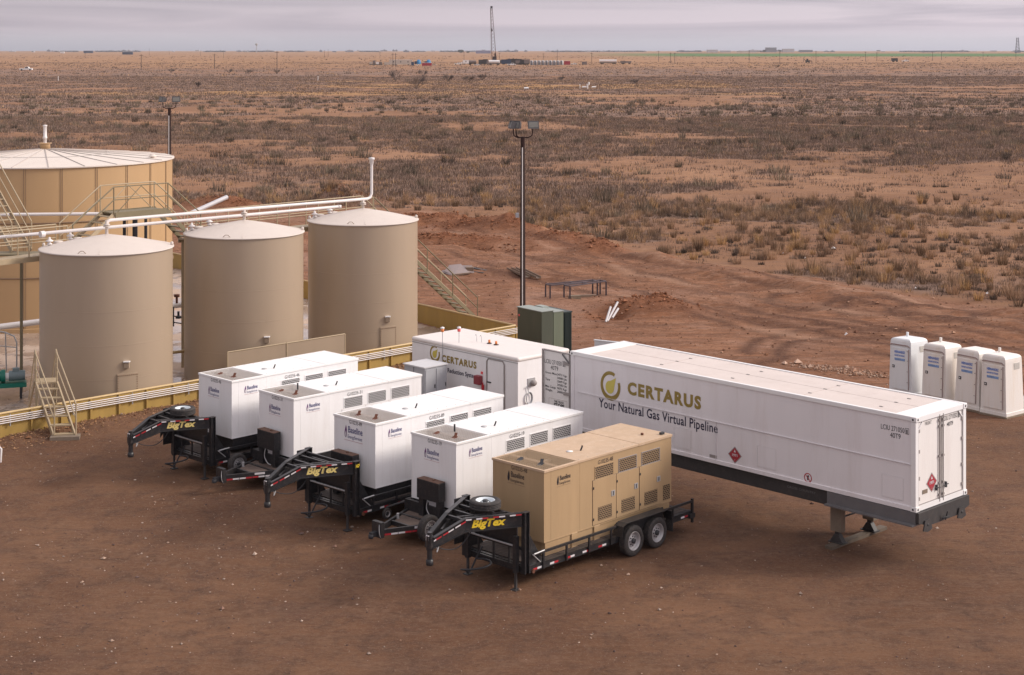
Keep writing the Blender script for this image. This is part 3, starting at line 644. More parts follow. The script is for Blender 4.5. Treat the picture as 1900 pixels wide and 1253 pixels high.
# ------------------------------------------------------------------ storage tanks
TR = 2.37
tank_c = [at(198, 600, 58.1), at(453, 600, 62.9), at(673.5, 600, 67.5)]
RAD = [TR * 1.005, TR * 0.99, TR * 0.985]
def steel_tank(c, label, r):
    t = thing("storage_tank", label, "tank", (c.x, c.y, 0.03), 0, "beige welded storage tanks")
    zt = 5.64
    m = MB(); m.lathe([(r, 0), (r, zt)], 128)
    for zz in (1.23, 2.43, 3.63): m.lathe([(r - .004, zz - .016), (r + .004, zz - .012), (r + .004, zz + .012), (r - .004, zz + .016)], 128, smooth=False)
    m.build("shell", TANKP, t)
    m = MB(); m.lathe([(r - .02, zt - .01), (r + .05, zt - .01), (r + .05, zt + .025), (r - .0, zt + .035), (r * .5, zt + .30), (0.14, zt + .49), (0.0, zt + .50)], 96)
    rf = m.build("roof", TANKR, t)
    m = MB()
    for a in (-82, 20, 160):
        d = Vector((math.cos(R(a)), math.sin(R(a)), 0)); m.beam(d * (r - .03) + Vector((0, 0, zt + .05)), d * .15 + Vector((0, 0, zt + .488)), .03, .012)
    m.build("roof_seam", TANKR, rf)
    m = MB(); a = R(-98); d = Vector((math.cos(a), math.sin(a), 0)); s_ = Vector((-d.y, d.x, 0)); p = d * (r - .15) + Vector((0, 0, zt + .05))
    m.tube([p - s_ * .16, p - s_ * .05 + Vector((0, 0, .1)), p + s_ * .05 + Vector((0, 0, .1)), p + s_ * .16], .012, 5)
    m.build("lifting_lug", SEAM, t)
    for a in (178, 12):
        m = MB(); d = Vector((math.cos(R(a)), math.sin(R(a)), 0)) * (r - .03); m.lathe([(0, 0), (.06, 0), (.06, .1), (.03, .14), (0, .14)], 8, (d.x, d.y, zt + .03)); m.build("lifting_lug", TANKR, t)
    # bolted clean-out plate
    m = MB(); a0, a1 = R(-90 + 23), R(-90 + 41)
    m.lathe([(r + .002, .42), (r + .035, .42), (r + .035, 1.42), (r + .002, 1.42)], 10, a0=a0, a1=a1, smooth=False)
    pl_ = m.build("cleanout_door", TANKP, t)
    m = MB()
    for k in range(11):
        for z in (.48, 1.36):
            a = a0 + (a1 - a0) * (k + .5) / 11; d = Vector((math.cos(a), math.sin(a), 0)) * (r + .04); m.box(d.x - .014, d.x + .014, d.y - .014, d.y + .014, z - .014, z + .014)
        for a in (a0 + .012, a1 - .012):
            d = Vector((math.cos(a), math.sin(a), 0)) * (r + .04); z = .5 + k * .085; m.box(d.x - .014, d.x + .014, d.y - .014, d.y + .014, z - .014, z + .014)
    m.build("bolt_row", SEAM, pl_)
    m = MB(); a = R(-90 + 31); d = Vector((math.cos(a), math.sin(a), 0)) * (r + .05); m.box(d.x - .09, d.x + .09, d.y - .07, d.y + .07, 1.62, 1.80); m.box(d.x - .11, d.x + .11, d.y - .1, d.y + .07, 1.83, 1.865, 1); m.build("gauge_box", [TANKP, TRIMW], t)
    return t
steel_tank(tank_c[0], "beige steel tank nearest the crossing stairs, in front of the big bolted tank", RAD[0])
steel_tank(tank_c[1], "beige steel tank between the other two of its row", RAD[1])
steel_tank(tank_c[2], "beige steel tank nearest the lamp pole, under the upright vent pipe", RAD[2])

# big bolted tank
bc = Vector((-23.1, 77.9, 0)); br_ = 6.17; bzt = 7.52
t = thing("bolted_tank", "large orange tan bolted tank with a pale shallow cone roof", "tank", (bc.x, bc.y, 0.03), R(3))
m = MB(); m.lathe([(br_, 0), (br_, bzt)], 120); m.lathe([(br_ + .03, 0), (br_ + .03, .18), (br_, .2)], 120, smooth=False); m.build("shell", BIGP, t)
NP = 24
m = MB()
for k in range(NP):
    a = 2 * math.pi * (k + .35) / NP
    for z0, z1, off in ((.2, 2.48, .5), (2.52, 4.96, 0), (5.0, bzt - .02, 0)):
        aa = a + off * 2 * math.pi / NP * 0; d = Vector((math.cos(aa), math.sin(aa), 0)); s_ = Vector((-d.y, d.x, 0))
        for sg in (-1, 1):
            p = d * (br_ + .012) + s_ * .045 * sg; m.beam(p + Vector((0, 0, z0)), p + Vector((0, 0, z1)), .018, .012, up=d)
for z in (2.5, 5.0): m.lathe([(br_ + .018, z - .03), (br_ + .045, z - .03), (br_ + .045, z + .03), (br_ + .018, z + .03)], 120)
m.build("bolted_seam", SEAM, t)
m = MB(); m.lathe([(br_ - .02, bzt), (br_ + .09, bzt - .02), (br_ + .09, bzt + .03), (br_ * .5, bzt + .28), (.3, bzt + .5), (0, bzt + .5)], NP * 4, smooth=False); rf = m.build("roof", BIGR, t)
m = MB()
for k in range(NP):
    a = 2 * math.pi * k / NP; d = Vector((math.cos(a), math.sin(a), 0)); m.beam(d * (br_ + .05) + Vector((0, 0, bzt + .045)), d * (br_ * .5) + Vector((0, 0, bzt + .298)), .035, .03); m.beam(d * (br_ * .5) + Vector((0, 0, bzt + .298)), d * .32 + Vector((0, 0, bzt + .515)), .035, .03)
m.lathe([(br_ * .5 - .03, bzt + .30), (br_ * .5, bzt + .305), (br_ * .5 + .04, bzt + .285)], NP * 3)
m.build("roof_seam", SEAMG, rf)
m = MB(); m.lathe([(0, .78), (.34, .78), (.34, .80), (.27, .80), (.25, .74), (.25, .48), (.0, .48)], 24, (0, 0, bzt)); m.build("roof_collar", BIGP, t)
m = MB(); m.lathe([(.08, .8), (.08, 1.0), (.11, 1.02), (.11, 1.1), (.085, 1.12), (.085, 1.62), (.11, 1.64), (.11, 1.68), (.07, 1.69), (0, 1.7)], 14, (0, 0, bzt)); m.build("vent_stack", PIPEW, t)
m = MB(); d = Vector((math.cos(R(-8)), math.sin(R(-8)), 0)) * 5.45; m.lathe([(0, .22), (.12, .22), (.14, .18), (.2, .16), (.2, .12), (.1, .1), (.1, 0)], 14, (d.x, d.y, bzt + .04)); m.build("thief_hatch", BIGR, t)

# pipe runs over the tanks
dline = (tank_c[2] - tank_c[0]); dline.z = 0; dn = dline.normalized(); mn = Vector((-dn.y, dn.x, 0))
t = thing("vent_pipe", "white pipe over the beige tank roofs turning up into a tall vent", "pipe", (tank_c[0].x, tank_c[0].y, 0))
def rel(v, o): return Vector(v) - Vector(o)
O = t.location
top = [Vector((c.x, c.y, z)) for c, z in zip(tank_c, (6.67, 6.61, 6.56))]
m = MB(); a = top[0]; m.tube([rel(a + Vector((0, 0, -.42)), O), rel(a + Vector((0, 0, -.14)), O), rel(a + dn * .04 + Vector((0, 0, -.04)), O), rel(a + dn * .14, O), rel(top[1], O), rel(top[2], O), rel(top[2] + dn * .25, O), rel(top[2] + dn * .42 + Vector((0, 0, .05)), O), rel(top[2] + dn * .5 + Vector((0, 0, .2)), O), rel(top[2] + dn * .5 + Vector((0, 0, 1.72)), O)], .060, 12)
m.build("pipe", PIPEW, t)
m = MB(); p = rel(top[2] + dn * .5 + Vector((0, 0, 1.45)), O); m.lathe([(.07, 0), (.075, .05), (.09, .06), (.09, .2), (.13, .22), (.13, .30), (0, .32)], 14, p); m.build("vent_cap", PIPEW, t)
for c in top:
    m = MB(); p = rel(c, O); m.lathe([(0, -.18), (.12, -.18), (.12, -.13), (.06, -.12), (.06, 0)], 12, p); m.lathe([(.06, -.50), (.06, -.2), (.13, -.2), (.13, -.235), (.07, -.24)], 12, p); m.build("riser", TANKR, t)
offp = mn * 0.85
l0 = at(-60, 446, 57.5); l1 = top[2] + offp + Vector((0, 0, -.33)) - dn * .6
t = tag(MB().tube([l0 - Vector((0, 0, .0)), top[0] + offp + Vector((0, 0, -.37)), l1], .062, 12).lathe([(0, 0), (.1, 0), (.1, .12), (0, .12)], 12, l1 - Vector((0, 0, .06)), 'Z').build("gas_line", PIPEW), "white straight gas line running behind the vent pipe across the tanks", "pipe")
m = MB(); p = top[0] + offp - dn * 2.15 + Vector((0, 0, -.39)); m.tube([p - dn * .08, p + dn * .08], .12, 12); m.build("coupling", PIPEW, t)
# valves and hatches behind each tank roof
vi = 0
for ci, (c, wh) in enumerate(zip(tank_c, ("nearest", "middle", "farthest"))):
    for kind, off, across in (("relief", -1.55, 1.35), ("hatch", -1.05, 1.55), ("relief", -.62, 1.45), ("hatch", -.1, 1.75)):
        p = Vector((c.x, c.y, 0)) + dn * off + mn * across
        z0 = 5.64 + .5 * (1 - math.hypot(off, across) / TR)
        tt = thing("tank_valve", "", "valve", (p.x, p.y, z0), 0, "valves and hatches on the tank roofs")
        if kind == "relief":
            MB().lathe([(.05, -.05), (.05, .10), (.10, .11), (.10, .14), (.06, .16), (.06, .2), (.14, .22), (.14, .25), (.05, .30), (.03, .38), (0, .38)], 12).build("valve_body", PIPEW, tt)
            tt["label"] = "white pressure valve on the back of the %s beige tank's roof, %s" % (wh, "nearer its edge" if off < -1 else "nearer its middle")
        else:
            MB().lathe([(.12, -.08), (.12, .06), (.19, .07), (.19, .10), (.14, .14), (0, .16)], 14).build("hatch_lid", TANKR, tt)
            tt["label"] = "low round hatch on the back of the %s beige tank's roof, %s" % (wh, "left of its peak" if off < -.5 else "behind its peak")
        tt["category"] = "valve" if kind == "relief" else "hatch"

# catwalk behind the tanks
W0 = Vector((-6.55, 71.15, 0)); wd = Vector((-dn.x, -dn.y, 0)); wm = mn
def wpt(t_, s_=0.0, z=5.28): return W0 + wd * t_ + wm * s_ + Vector((0, 0, z))
cat = thing("catwalk", "beige steel walkway with handrails behind the row of tanks", "walkway", (W0.x, W0.y, 0), 0)
def relw(p): return Vector(p) - Vector((W0.x, W0.y, 0))
for q0, q1 in ((0, 10.0), (15.4, 22)):
    m = MB(); m.beam(relw(wpt(q0)), relw(wpt(q1)), .75, .06)
    for s_ in (-.38, .38): m.beam(relw(wpt(q0, s_, 5.2)), relw(wpt(q1, s_, 5.2)), .06, .16)
    m.build("deck", STAIRP, cat)
for s_ in (-.4, .4):
    m = MB(); rail(m, [relw(wpt(0.0, s_)), relw(wpt(9.7, s_))]); m.build("handrail", STAIRP, cat)
    m = MB(); rail(m, [relw(wpt(15.6, s_)), relw(wpt(22, s_))]); m.build("handrail", STAIRP, cat)
for k in (1.0, 6, 9.8, 15.6, 21):
    for s_ in (-.35, .35): MB().beam(relw(wpt(k, s_, 0.03)), relw(wpt(k, s_, 5.2)), .1, .1).build("leg", STAIRP, cat)
# stair down to the plain side
st = thing("access_stair", "olive steel stair descending from the walkway behind the farthest tank", "stairs", (W0.x, W0.y, 0))
f0, f1 = relw(Vector((-1.95, 76.0, 0.0))), relw(wpt(-0.05))
m = MB(); stair(m, f0, f1, .75, 22); m.build("treads", OLIVEP, st)
sdv = (f1 - f0); sdv.z = 0; sdv = sdv.cross(Vector((0, 0, 1))).normalized() * .4
for s_ in (-1, 1):
    m = MB(); rail(m, [f0 + sdv * s_, f1 + sdv * s_], step=2.0); m.build("handrail", OLIVEP if s_ < 0 else STAIRP, st)
# crossover on the walkway
cr0 = thing("crossover_platform", "raised olive crossover platform with steps at both ends behind the tanks", "platform", (W0.x, W0.y, 0))
zc = 6.62
m = MB(); m.beam(relw(wpt(11.2, 0, zc)), relw(wpt(13.5, 0, zc)), .95, .05)
for s_ in (-.48, .48): m.beam(relw(wpt(11.15, s_, zc - .06)), relw(wpt(13.55, s_, zc - .06)), .05, .24)
m.build("deck", OLIVEP, cr0)
m = MB(); stair(m, relw(wpt(9.85, 0, 5.3)), relw(wpt(11.15, 0, zc)), .85, 6); m.build("steps", OLIVEP, cr0)
m = MB(); stair(m, relw(wpt(15.2, 0, 5.3)), relw(wpt(13.55, 0, zc)), .85, 6); m.build("steps", STAIRP, cr0)
for s_, mt_ in ((-.46, OLIVEP), (.46, STAIRP)):
    m = MB(); rail(m, [relw(wpt(9.5, s_, 5.3)), relw(wpt(11.1, s_, zc)), relw(wpt(13.6, s_, zc)), relw(wpt(15.4, s_, 5.3))], step=2.6, r=.026)
    m.tube([relw(wpt(11.2, s_, zc)), relw(wpt(12.35, s_, zc + 1.02)), relw(wpt(13.5, s_, zc))], .02, 5)
    m.build("handrail", mt_, cr0)
for k, s_ in ((12.1, .4), (12.55, -.4), (12.1, -.4), (12.55, .4)): MB().beam(relw(wpt(k, s_, 0.03)), relw(wpt(k, s_, zc - .08)), .1, .1).build("leg", DARK, cr0)
# left stairs rising out of frame
ls = thing("tank_stair", "beige steel stair with handrails rising beside the big bolted tank", "stairs", (-18.6, 60.0, 0))
Ol = Vector((-18.6, 60.0, 0)); a = at(40, 466, 60.3) - Ol; b = at(-22, 352, 62.0) - Ol
m = MB(); stair(m, a, b, .8, 9); m.build("treads", STAIRP, ls)
sdv = (b - a); sdv.z = 0; sdv = sdv.cross(Vector((0, 0, 1))).normalized() * .42
for s_ in (-1, 1):
    m = MB(); e_ = b + sdv * s_; rail(m, [a + sdv * s_, e_, e_ + Vector((-1.5, .2, 0))], step=2.5, h=1.1); m.build("handrail", STAIRP, ls)
m = MB(); m.box(b.x - 1.9, b.x + .05, b.y - .5, b.y + .5, b.z - .06, b.z)
for q in (-1.6, -.3): m.box(b.x + q, b.x + q + .1, b.y - .45, b.y - .35, -.0, b.z - .06)
m.build("landing", STAIRP, ls)
m = MB(); m.box(a.x - 1.2, a.x + 2.2, a.y - .9, a.y + .1, a.z - .08, a.z - .02)
for q in (-.9, .2, 1.9): m.box(a.x + q, a.x + q + .09, a.y - .85, a.y - .76, 0, a.z - .08)
m.build("lower_landing", OLIVEP, ls)
# horizontal pipe on the big tank
tag(MB().tube([at(-40, 399, 70.5), at(180, 397, 71.0), at(205, 399, 71.2)], .075, 12).build("tank_pipe", PIPEW), "pale pipe running level across the big bolted tank", "pipe")
tag(MB().tube([at(-40, 612, 62), at(82, 596, 64)], .12, 12).build("transfer_pipe", PIPEW), "thick white pipe low down behind the nearest beige tank", "pipe")

# piping between the tanks
t = thing("manifold", "white manifold pipe with valves between the nearest and middle beige tanks", "piping", at(330, 600, 66))
O = Vector(t.location)
m = MB(); m.tube([at(300, 570, 66) - O, at(350, 563, 66.5) - O], .13, 12); m.build("pipe", PIPEW, t)
for dx, y0, y1 in ((328, 555, 548), (331, 570, 588)):
    m = MB(); m.tube([at(dx, y0 + 8, 65.8) - O, at(dx, y1, 65.8) - O], .05, 8); m.lathe([(0, 0), (.12, 0), (.12, .1), (0, .1)], 10, at(dx, y1 + 3, 65.8) - O); m.build("valve", DARK if y1 > 560 else RUST, t)
m = MB(); m.tube([at(320, 586, 65.6) - O, at(346, 592, 65.6) - O], .025, 6); m.tube([at(320, 598, 65.6) - O, at(346, 602, 65.6) - O], .025, 6); m.tube([at(322, 570, 65.6) - O, at(322, 606, 65.6) - O], .03, 6); m.build("support_stand", DARK, t)
t = tag(MB().tube([at(316, 655, 62) - Vector((0, 0, 0)), at(349, 651, 63.2)], .06, 10).build("floor_pipe", YRAIL), "thin ochre pipe low on the floor between the nearest and middle tanks", "pipe")

# ------------------------------------------------------------------ containment wall
def wall_run(name, pts, label, posts_out=1, zt=0.9, pitch=1.15):
    t = thing(name, label, "wall", (pts[0][0], pts[0][1], 0)); O = Vector(t.location)
    P = [Vector((p[0], p[1], 0)) for p in pts]
    pm, rm, sm_ = MB(), MB(), MB()
    for a, b in zip(P, P[1:]):
        pm.beam(a - O + Vector((0, 0, zt / 2 - .1)), b - O + Vector((0, 0, zt / 2 - .1)), .012, zt + .2)
        d = (b - a).normalized(); n_ = Vector((d.y, -d.x, 0)); k = max(1, round((b - a).length / pitch))
        for i in range(k):
            p = a + (b - a) * (i / k) - O + n_ * .045 * posts_out; sm_.beam(p, p + Vector((0, 0, zt - .03)), .07, .07, up=n_)
    rm.tube([p - O + Vector((0, 0, zt)) for p in P], .042, 8)
    pm.build("panel", YWALL, t); rm.build("top_rail", YRAIL, t); sm_.build("stiffener", YWALL, t)
    return t
wall_run("containment_wall", WALL, "low ochre steel wall with a row of white conduits on its yard side")
wall_run("containment_wall", SIDEW, "low ochre steel wall running away behind the tanks to the plain", 1)
wdv = (Vector((*WALL[4], 0)) - Vector((*WALL[0], 0))).normalized(); wn_ = Vector((wdv.y, -wdv.x, 0))
for i, nm in enumerate(("topmost", "second from top", "third from top", "lowest")):
    m = MB(); pts = [Vector((p[0], p[1], 0)) + wn_ * (.12 + .0 * i) + Vector((0, 0, .80 - .068 * i)) for p in WALL]
    m.tube(pts, .019, 8); tag(m.build("conduit", PIPEW), "long white conduit on the ochre wall, %s of four" % nm, "conduit", "white conduits along the ochre wall")
t = thing("conduit_bracket", "grey strut brackets holding the white conduits to the ochre wall", "bracket", (WALL[0][0], WALL[0][1], 0))
k = 0.9
while k < 32:
    p = wdv * k + wn_ * .10; MB().beam(p + Vector((0, 0, .46)), p + Vector((0, 0, .86)), .03, .05, up=wn_).build("bracket", STEEL, t); k += 2.3
# tan screens behind the parked generators
for (x0, y0), (x1, y1), lb in (((422, 654), (531, 637), "beige steel screen panel standing on the ochre wall, nearer the stile"), ((532, 637), (640, 620), "beige steel screen panel standing on the ochre wall, nearer the grey cabinet")):
    a, b = at(x0, y0, 59.6 if x0 < 500 else 61.0), at(x1, y1, 61.0 if x0 < 500 else 62.6); t = thing("screen_panel", lb, "panel", (a.x, a.y, 0), 0, "screen panels on the wall"); O = Vector(t.location)
    m = MB(); zt = a.z; m.beam(a - O - Vector((0, 0, .75)), b - O - Vector((0, 0, .75)), .03, 1.5); m.build("sheet", TANKP, t)
    m = MB(); m.tube([a - O, b - O], .03, 6); m.tube([a - O, a - O - Vector((0, 0, a.z))], .03, 6); m.tube([b - O, b - O - Vector((0, 0, b.z))], .03, 6); m.build("frame", STAIRP, t)

# stile stair over the wall
stl = thing("stile_stair", "beige steel steps with handrails crossing the ochre wall", "stairs", gp(122, 822) , 0)
O = Vector(stl.location)
foot = gp(121, 815) - O; d_in = Vector((-.30, 1, 0)).normalized(); head = d_in * 1.55 + Vector((-.62, 0, 1.55)) + foot
wl_ = Vector((0.72, .0, 0)); wl_ = Vector((.69, .12, 0))
m = MB()
for s_ in (-.5, .5): m.beam(foot + wl_ * s_, head + wl_ * s_, .05, .16)
for i in range(6):
    p = foot.lerp(head, (i + .55) / 6.2); m.beam(p - wl_ * .5, p + wl_ * .5, .24, .04)
m.build("steps", STAIRP, stl)
plat = head + Vector((-.18, .42, 0))
m = MB(); m.beam(head - wl_ * 0 + Vector((0, 0, 0)), head + Vector((-.25, .75, 0)), .74, .05); m.build("platform", STAIRP, stl)
for s_ in (-.5, .5):
    m = MB(); q = wl_ * s_; e_ = head + Vector((-.25, .75, 0)); rail(m, [foot + q + Vector((0, 0, .15)), head + q, e_ + q], h=1.0, step=1.3)
    m.tube([e_ + q + Vector((0, 0, 1.0)), e_ + q + Vector((-.5, .9, -.9))], .022, 6)
    m.build("handrail", STAIRP, stl)
m = MB(); m.beam(head + Vector((-.25, .75, 0)) - wl_ * .5, head + Vector((-.9, 2.1, -1.4)) - wl_ * .5, .05, .14); m.beam(head + Vector((-.25, .75, 0)) + wl_ * .5, head + Vector((-.9, 2.1, -1.4)) + wl_ * .5, .05, .14)
for s_ in (-.45, .45):
    for q in (head, head + Vector((-.25, .75, 0))): m.beam(q + wl_ * s_, Vector((q.x, q.y, .0)) + wl_ * s_, .05, .05)
m.build("rear_frame", STAIRP, stl)
b_ = MB(); b_.beam(foot - wl_ * .68 + Vector((0, .0, .06)), foot + wl_ * .68 + Vector((0, .0, .06)), .42, .12); tag(b_.build("base_block", LEGB, None, loc=O), "dusty block under the foot of the steps over the ochre wall", "block")

# pump set at the left edge
pm = thing("pump_set", "green pump and motor on a steel skid inside the ochre wall", "pump", gp(10, 740), R(18)); 
m = MB(); m.box(-1.0, .75, -.3, .3, .45, .6); m.build("skid", PUMPG, pm)
for x_ in (-.8, .55):
    for y_ in (-.25, .25): MB().box(x_ - .04, x_ + .04, y_ - .04, y_ + .04, 0, .45).build("leg", DARK, pm)
m = MB(); m.tube([(-.95, 0, .85), (-.1, 0, .85)], .2, 16); m.tube([(-.15, 0, .85), (.0, 0, .85)], .24, 16); m.build("pump_casing", PUMPG, pm)
m = MB(); m.tube([(.0, 0, .82), (.12, 0, .82)], .14, 14); m.build("coupling_guard", TRIMW, pm)
m = MB(); m.tube([(.12, 0, .84), (.7, 0, .84)], .19, 16); m.box(.25, .5, -.1, .1, 1.0, 1.12); m.build("motor", BLUEG, pm)
rl = thing("guard_rail", "grey tube guard rail beside the green pump", "railing", gp(2, 700))
O = Vector(rl.location); m = MB(); m.tube([at(-20, 612, 60) - O, at(10, 617, 60) - O, at(26, 624, 60) - O, at(31, 636, 60) - O, at(31, 690, 60) - O], .03, 8); m.tube([at(10, 617, 60) - O, at(12, 690, 60) - O], .025, 8); m.tube([at(-20, 640, 60) - O, at(31, 645, 60) - O], .02, 6); m.build("tube_frame", STEEL, rl)
tag(MB().tube([gp(-6, 858), gp(-6, 858) + Vector((0, 0, .42)), gp(-6, 858) + Vector((.07, 0, .5)), gp(0, 858) + Vector((.04, 0, .42)), gp(1, 858)], .035, 8).build("bollard_rail", PIPEW), "white bent pipe guard at the yard's left edge", "guard")

# ------------------------------------------------------------------ lamp poles
def lamp_pole(base, label, heads):
    t = thing("lamp_pole", label, "lamp pole", base, 0, "floodlight poles"); H_ = 9.1
    m = MB(); m.tube([(0, 0, 0), (0, 0, H_)], [.135, .095], 14); m.build("pole", POLE, t)
    MB().box(-.25, .25, -.25, .25, 0, .05).build("base_plate", POLE, t)
    m = MB(); m.tube([(-.02, -.15, .3), (-.02, -.112, H_ - .45)], .022, 6); m.build("conduit", PIPEW, t)
    MB().box(-.32, -.17, -.06, .06, H_ - 3.55, H_ - 3.35).build("junction_box", GREY, t)
    for (dx, dz, yaw) in heads:
        m = MB(); s_ = 1 if dx > 0 else -1
        m.tube([(0, 0, H_), (dx * .5, 0, H_ - .02), (dx * .9, 0, H_ + .06), (dx, 0, H_ + .22), (dx, 0, H_ + .36)], .026, 8); m.build("arm", POLE, t)
        # head: tapered box facing outwards-down
        rot = Matrix.Rotation(yaw, 4, 'Z') @ Matrix.Rotation(R(-14), 4, 'X'); c_ = Vector((dx, 0, H_ + .52))
        def rp(p): return (rot @ Vector(p)) + c_
        m = MB(); w, h = .25, .18
        v = [rp(p) for p in ((-w, -.14, -h), (w, -.14, -h), (w, -.14, h), (-w, -.14, h), (-w * .75, .16, -h * .6), (w * .75, .16, -h * .6), (w * .75, .16, h * .75), (-w * .75, .16, h * .75))]
        m.add(v, [(0, 1, 2, 3), (4, 7, 6, 5), (0, 4, 5, 1), (1, 5, 6, 2), (2, 6, 7, 3), (3, 7, 4, 0)]); hd = m.build("lamp_head", LAMPC, t)
        m = MB(); w, h = .20, .12; m.add([rp(p) for p in ((-w, -.147, -h), (w, -.147, -h), (w, -.147, h), (-w, -.147, h))], [(0, 1, 2, 3)]); m.build("glass", GLASS, hd)
    return t
lamp_pole((at(970, 400, 69.6).x, 69.6, 0), "dark floodlight pole rising beside the green transformer", [(.44, 0, R(12)), (-.3, 0, R(-25)), (-.42, 0, R(-75))])
lamp_pole((at(314.5, 300, 97).x, 97.0, .25), "dark floodlight pole standing behind the big bolted tank", [(.40, 0, R(15)), (-.42, 0, R(-50))])

# ------------------------------------------------------------------ transformer
tr = thing("transformer", "dark green pad transformer with ribbed radiator behind the white trailers", "transformer", gp(1000, 676), R(-37))
# local x runs right-away, y away-left; placed so the broad face looks to camera-left
tr.location = (at(1005, 600, 65.2).x, 65.2, 0); tr.rotation_euler.z = R(38)
m = MB(); m.box(0, .62, 0, 1.62, 0.12, 2.1); m.build("front_cabinet", DGREEN, tr, bevel=.01)
m = MB(); m.box(-.03, .65, -.03, 1.65, 2.1, 2.13); m.build("cabinet_lid", GTOP, tr)
m = MB(); m.box(.64, 1.18, .0, 1.5, .12, 2.02); m.build("tank_box", MGREEN, tr, bevel=.01)
m = MB(); m.box(.62, 1.2, -.02, 1.52, 2.02, 2.05); m.box(.66, .98, .75, 1.25, 2.05, 2.16); m.build("tank_lid", GTOP, tr)
m = MB()
for k in range(13): m.box(1.22 + .0, 1.62, .04 + k * .115, .04 + k * .115 + .05, .25, 1.93)
m.box(1.19, 1.66, 0, 1.5, 1.93, 1.98); m.box(1.6, 1.64, 0.02, 1.5, .2, 1.93)
for k in range(6): m.box(1.24 + k * .065, 1.27 + k * .065, -.02, .03, .25, 1.93)
m.build("radiator", FIN, tr)
MB().box(-.1, 1.7, -.1, 1.75, 0, .12).build("pad", mat("concrete", (.4, .37, .34), .9, var=.1), tr)
MB().lathe([(0, -.0), (.05, 0), (.05, .012), (0, .012)], 12, (-.012, 1.5, 1.78), 'X').build("warning_sticker", ROSE, tr)

# ------------------------------------------------------------------ lettering / logos shared by vehicles
def big_logo(parent, cx, cz, rad, y=0.0):
    xd, up = (1, 0, 0), (0, 0, 1); m = MB()
    a0, a1 = R(62), R(62 + 318)
    n = 40; out, inn = [], []
    for i in range(n + 1):
        a = a0 + (a1 - a0) * i / n; out.append((math.cos(a) * rad * .93, math.sin(a) * rad)); inn.append((math.cos(a) * rad * .70 - rad * .0, math.sin(a) * rad * .72 + rad * .04))
    strip(m, out, inn, (cx, y, cz), xd, up); o = m.build("company_logo", OLIVE, parent)
    m = MB(); pts = []
    c = (-.06 * rad, -.1 * rad); r_ = .40 * rad
    for i in range(25):
        a = R(85) + R(280) * i / 24; pts.append((c[0] + math.cos(a) * r_, c[1] + math.sin(a) * r_ * 1.1))
    pts.append((.52 * rad, .62 * rad))
    polyflat(m, pts, (cx, y, cz), xd, up, .006); m.build("logo_drop", LIME, o)

def base_logo(parent, org, xd, w, dark, flame, sub):
    "flame mark + two-line name + a thin contact line; org = lower left"
    org, xd = Vector(org), Vector(xd); h = w * .21; up = Vector((0, 0, 1))
    o = text("company_name", "Baseline", org + xd * w * .22 + up * w * .25, xd, up, w * .76, h * 1.05, dark, parent, bold=.012)
    text("company_line", "EnergyServices", org + xd * w * .20 + up * w * .05, xd, up, w * .76, h * .58, dark, o, bold=.0)
    m = MB(); m2 = [(0, 0), (w * 1.0, 0), (w * 1.0, w * .012), (0, w * .012)]; polyflat(m, m2, org - up * w * .035, xd, up); m.build("contact_line", sub, o)
    m = MB(); fl = [(.03, .10), (.02, .2), (.04, .32), (.09, .46), (.10, .50), (.13, .40), (.145, .3), (.14, .16), (.12, .08), (.08, .05)]
    ih = [(.075, .08), (.05, .15), (.06, .22), (.10, .31), (.12, .22), (.12, .14), (.10, .08)]
    polyflat(m, [(a * w, b * w) for a, b in fl], org, xd, up); polyflat(m, [(a * w, b * w) for a, b in ih], org, xd, up, .008, 1); m.build("flame_mark", [flame, dark if dark is INK else TAPEW], o)

def hose(mb, pts, r=.02, n=28):
    "smooth Catmull-Rom tube"
    P = [Vector(p) for p in pts]; P = [P[0]] + P + [P[-1]]; out = []
    for i in range(1, len(P) - 2):
        for k in range(6):
            t_ = k / 6; a, b, c, d = P[i - 1], P[i], P[i + 1], P[i + 2]
            out.append(.5 * ((2 * b) + (c - a) * t_ + (2 * a - 5 * b + 4 * c - d) * t_ ** 2 + (3 * b - a - 3 * c + d) * t_ ** 3))
    out.append(P[-2]); mb.tube(out, r, 6)

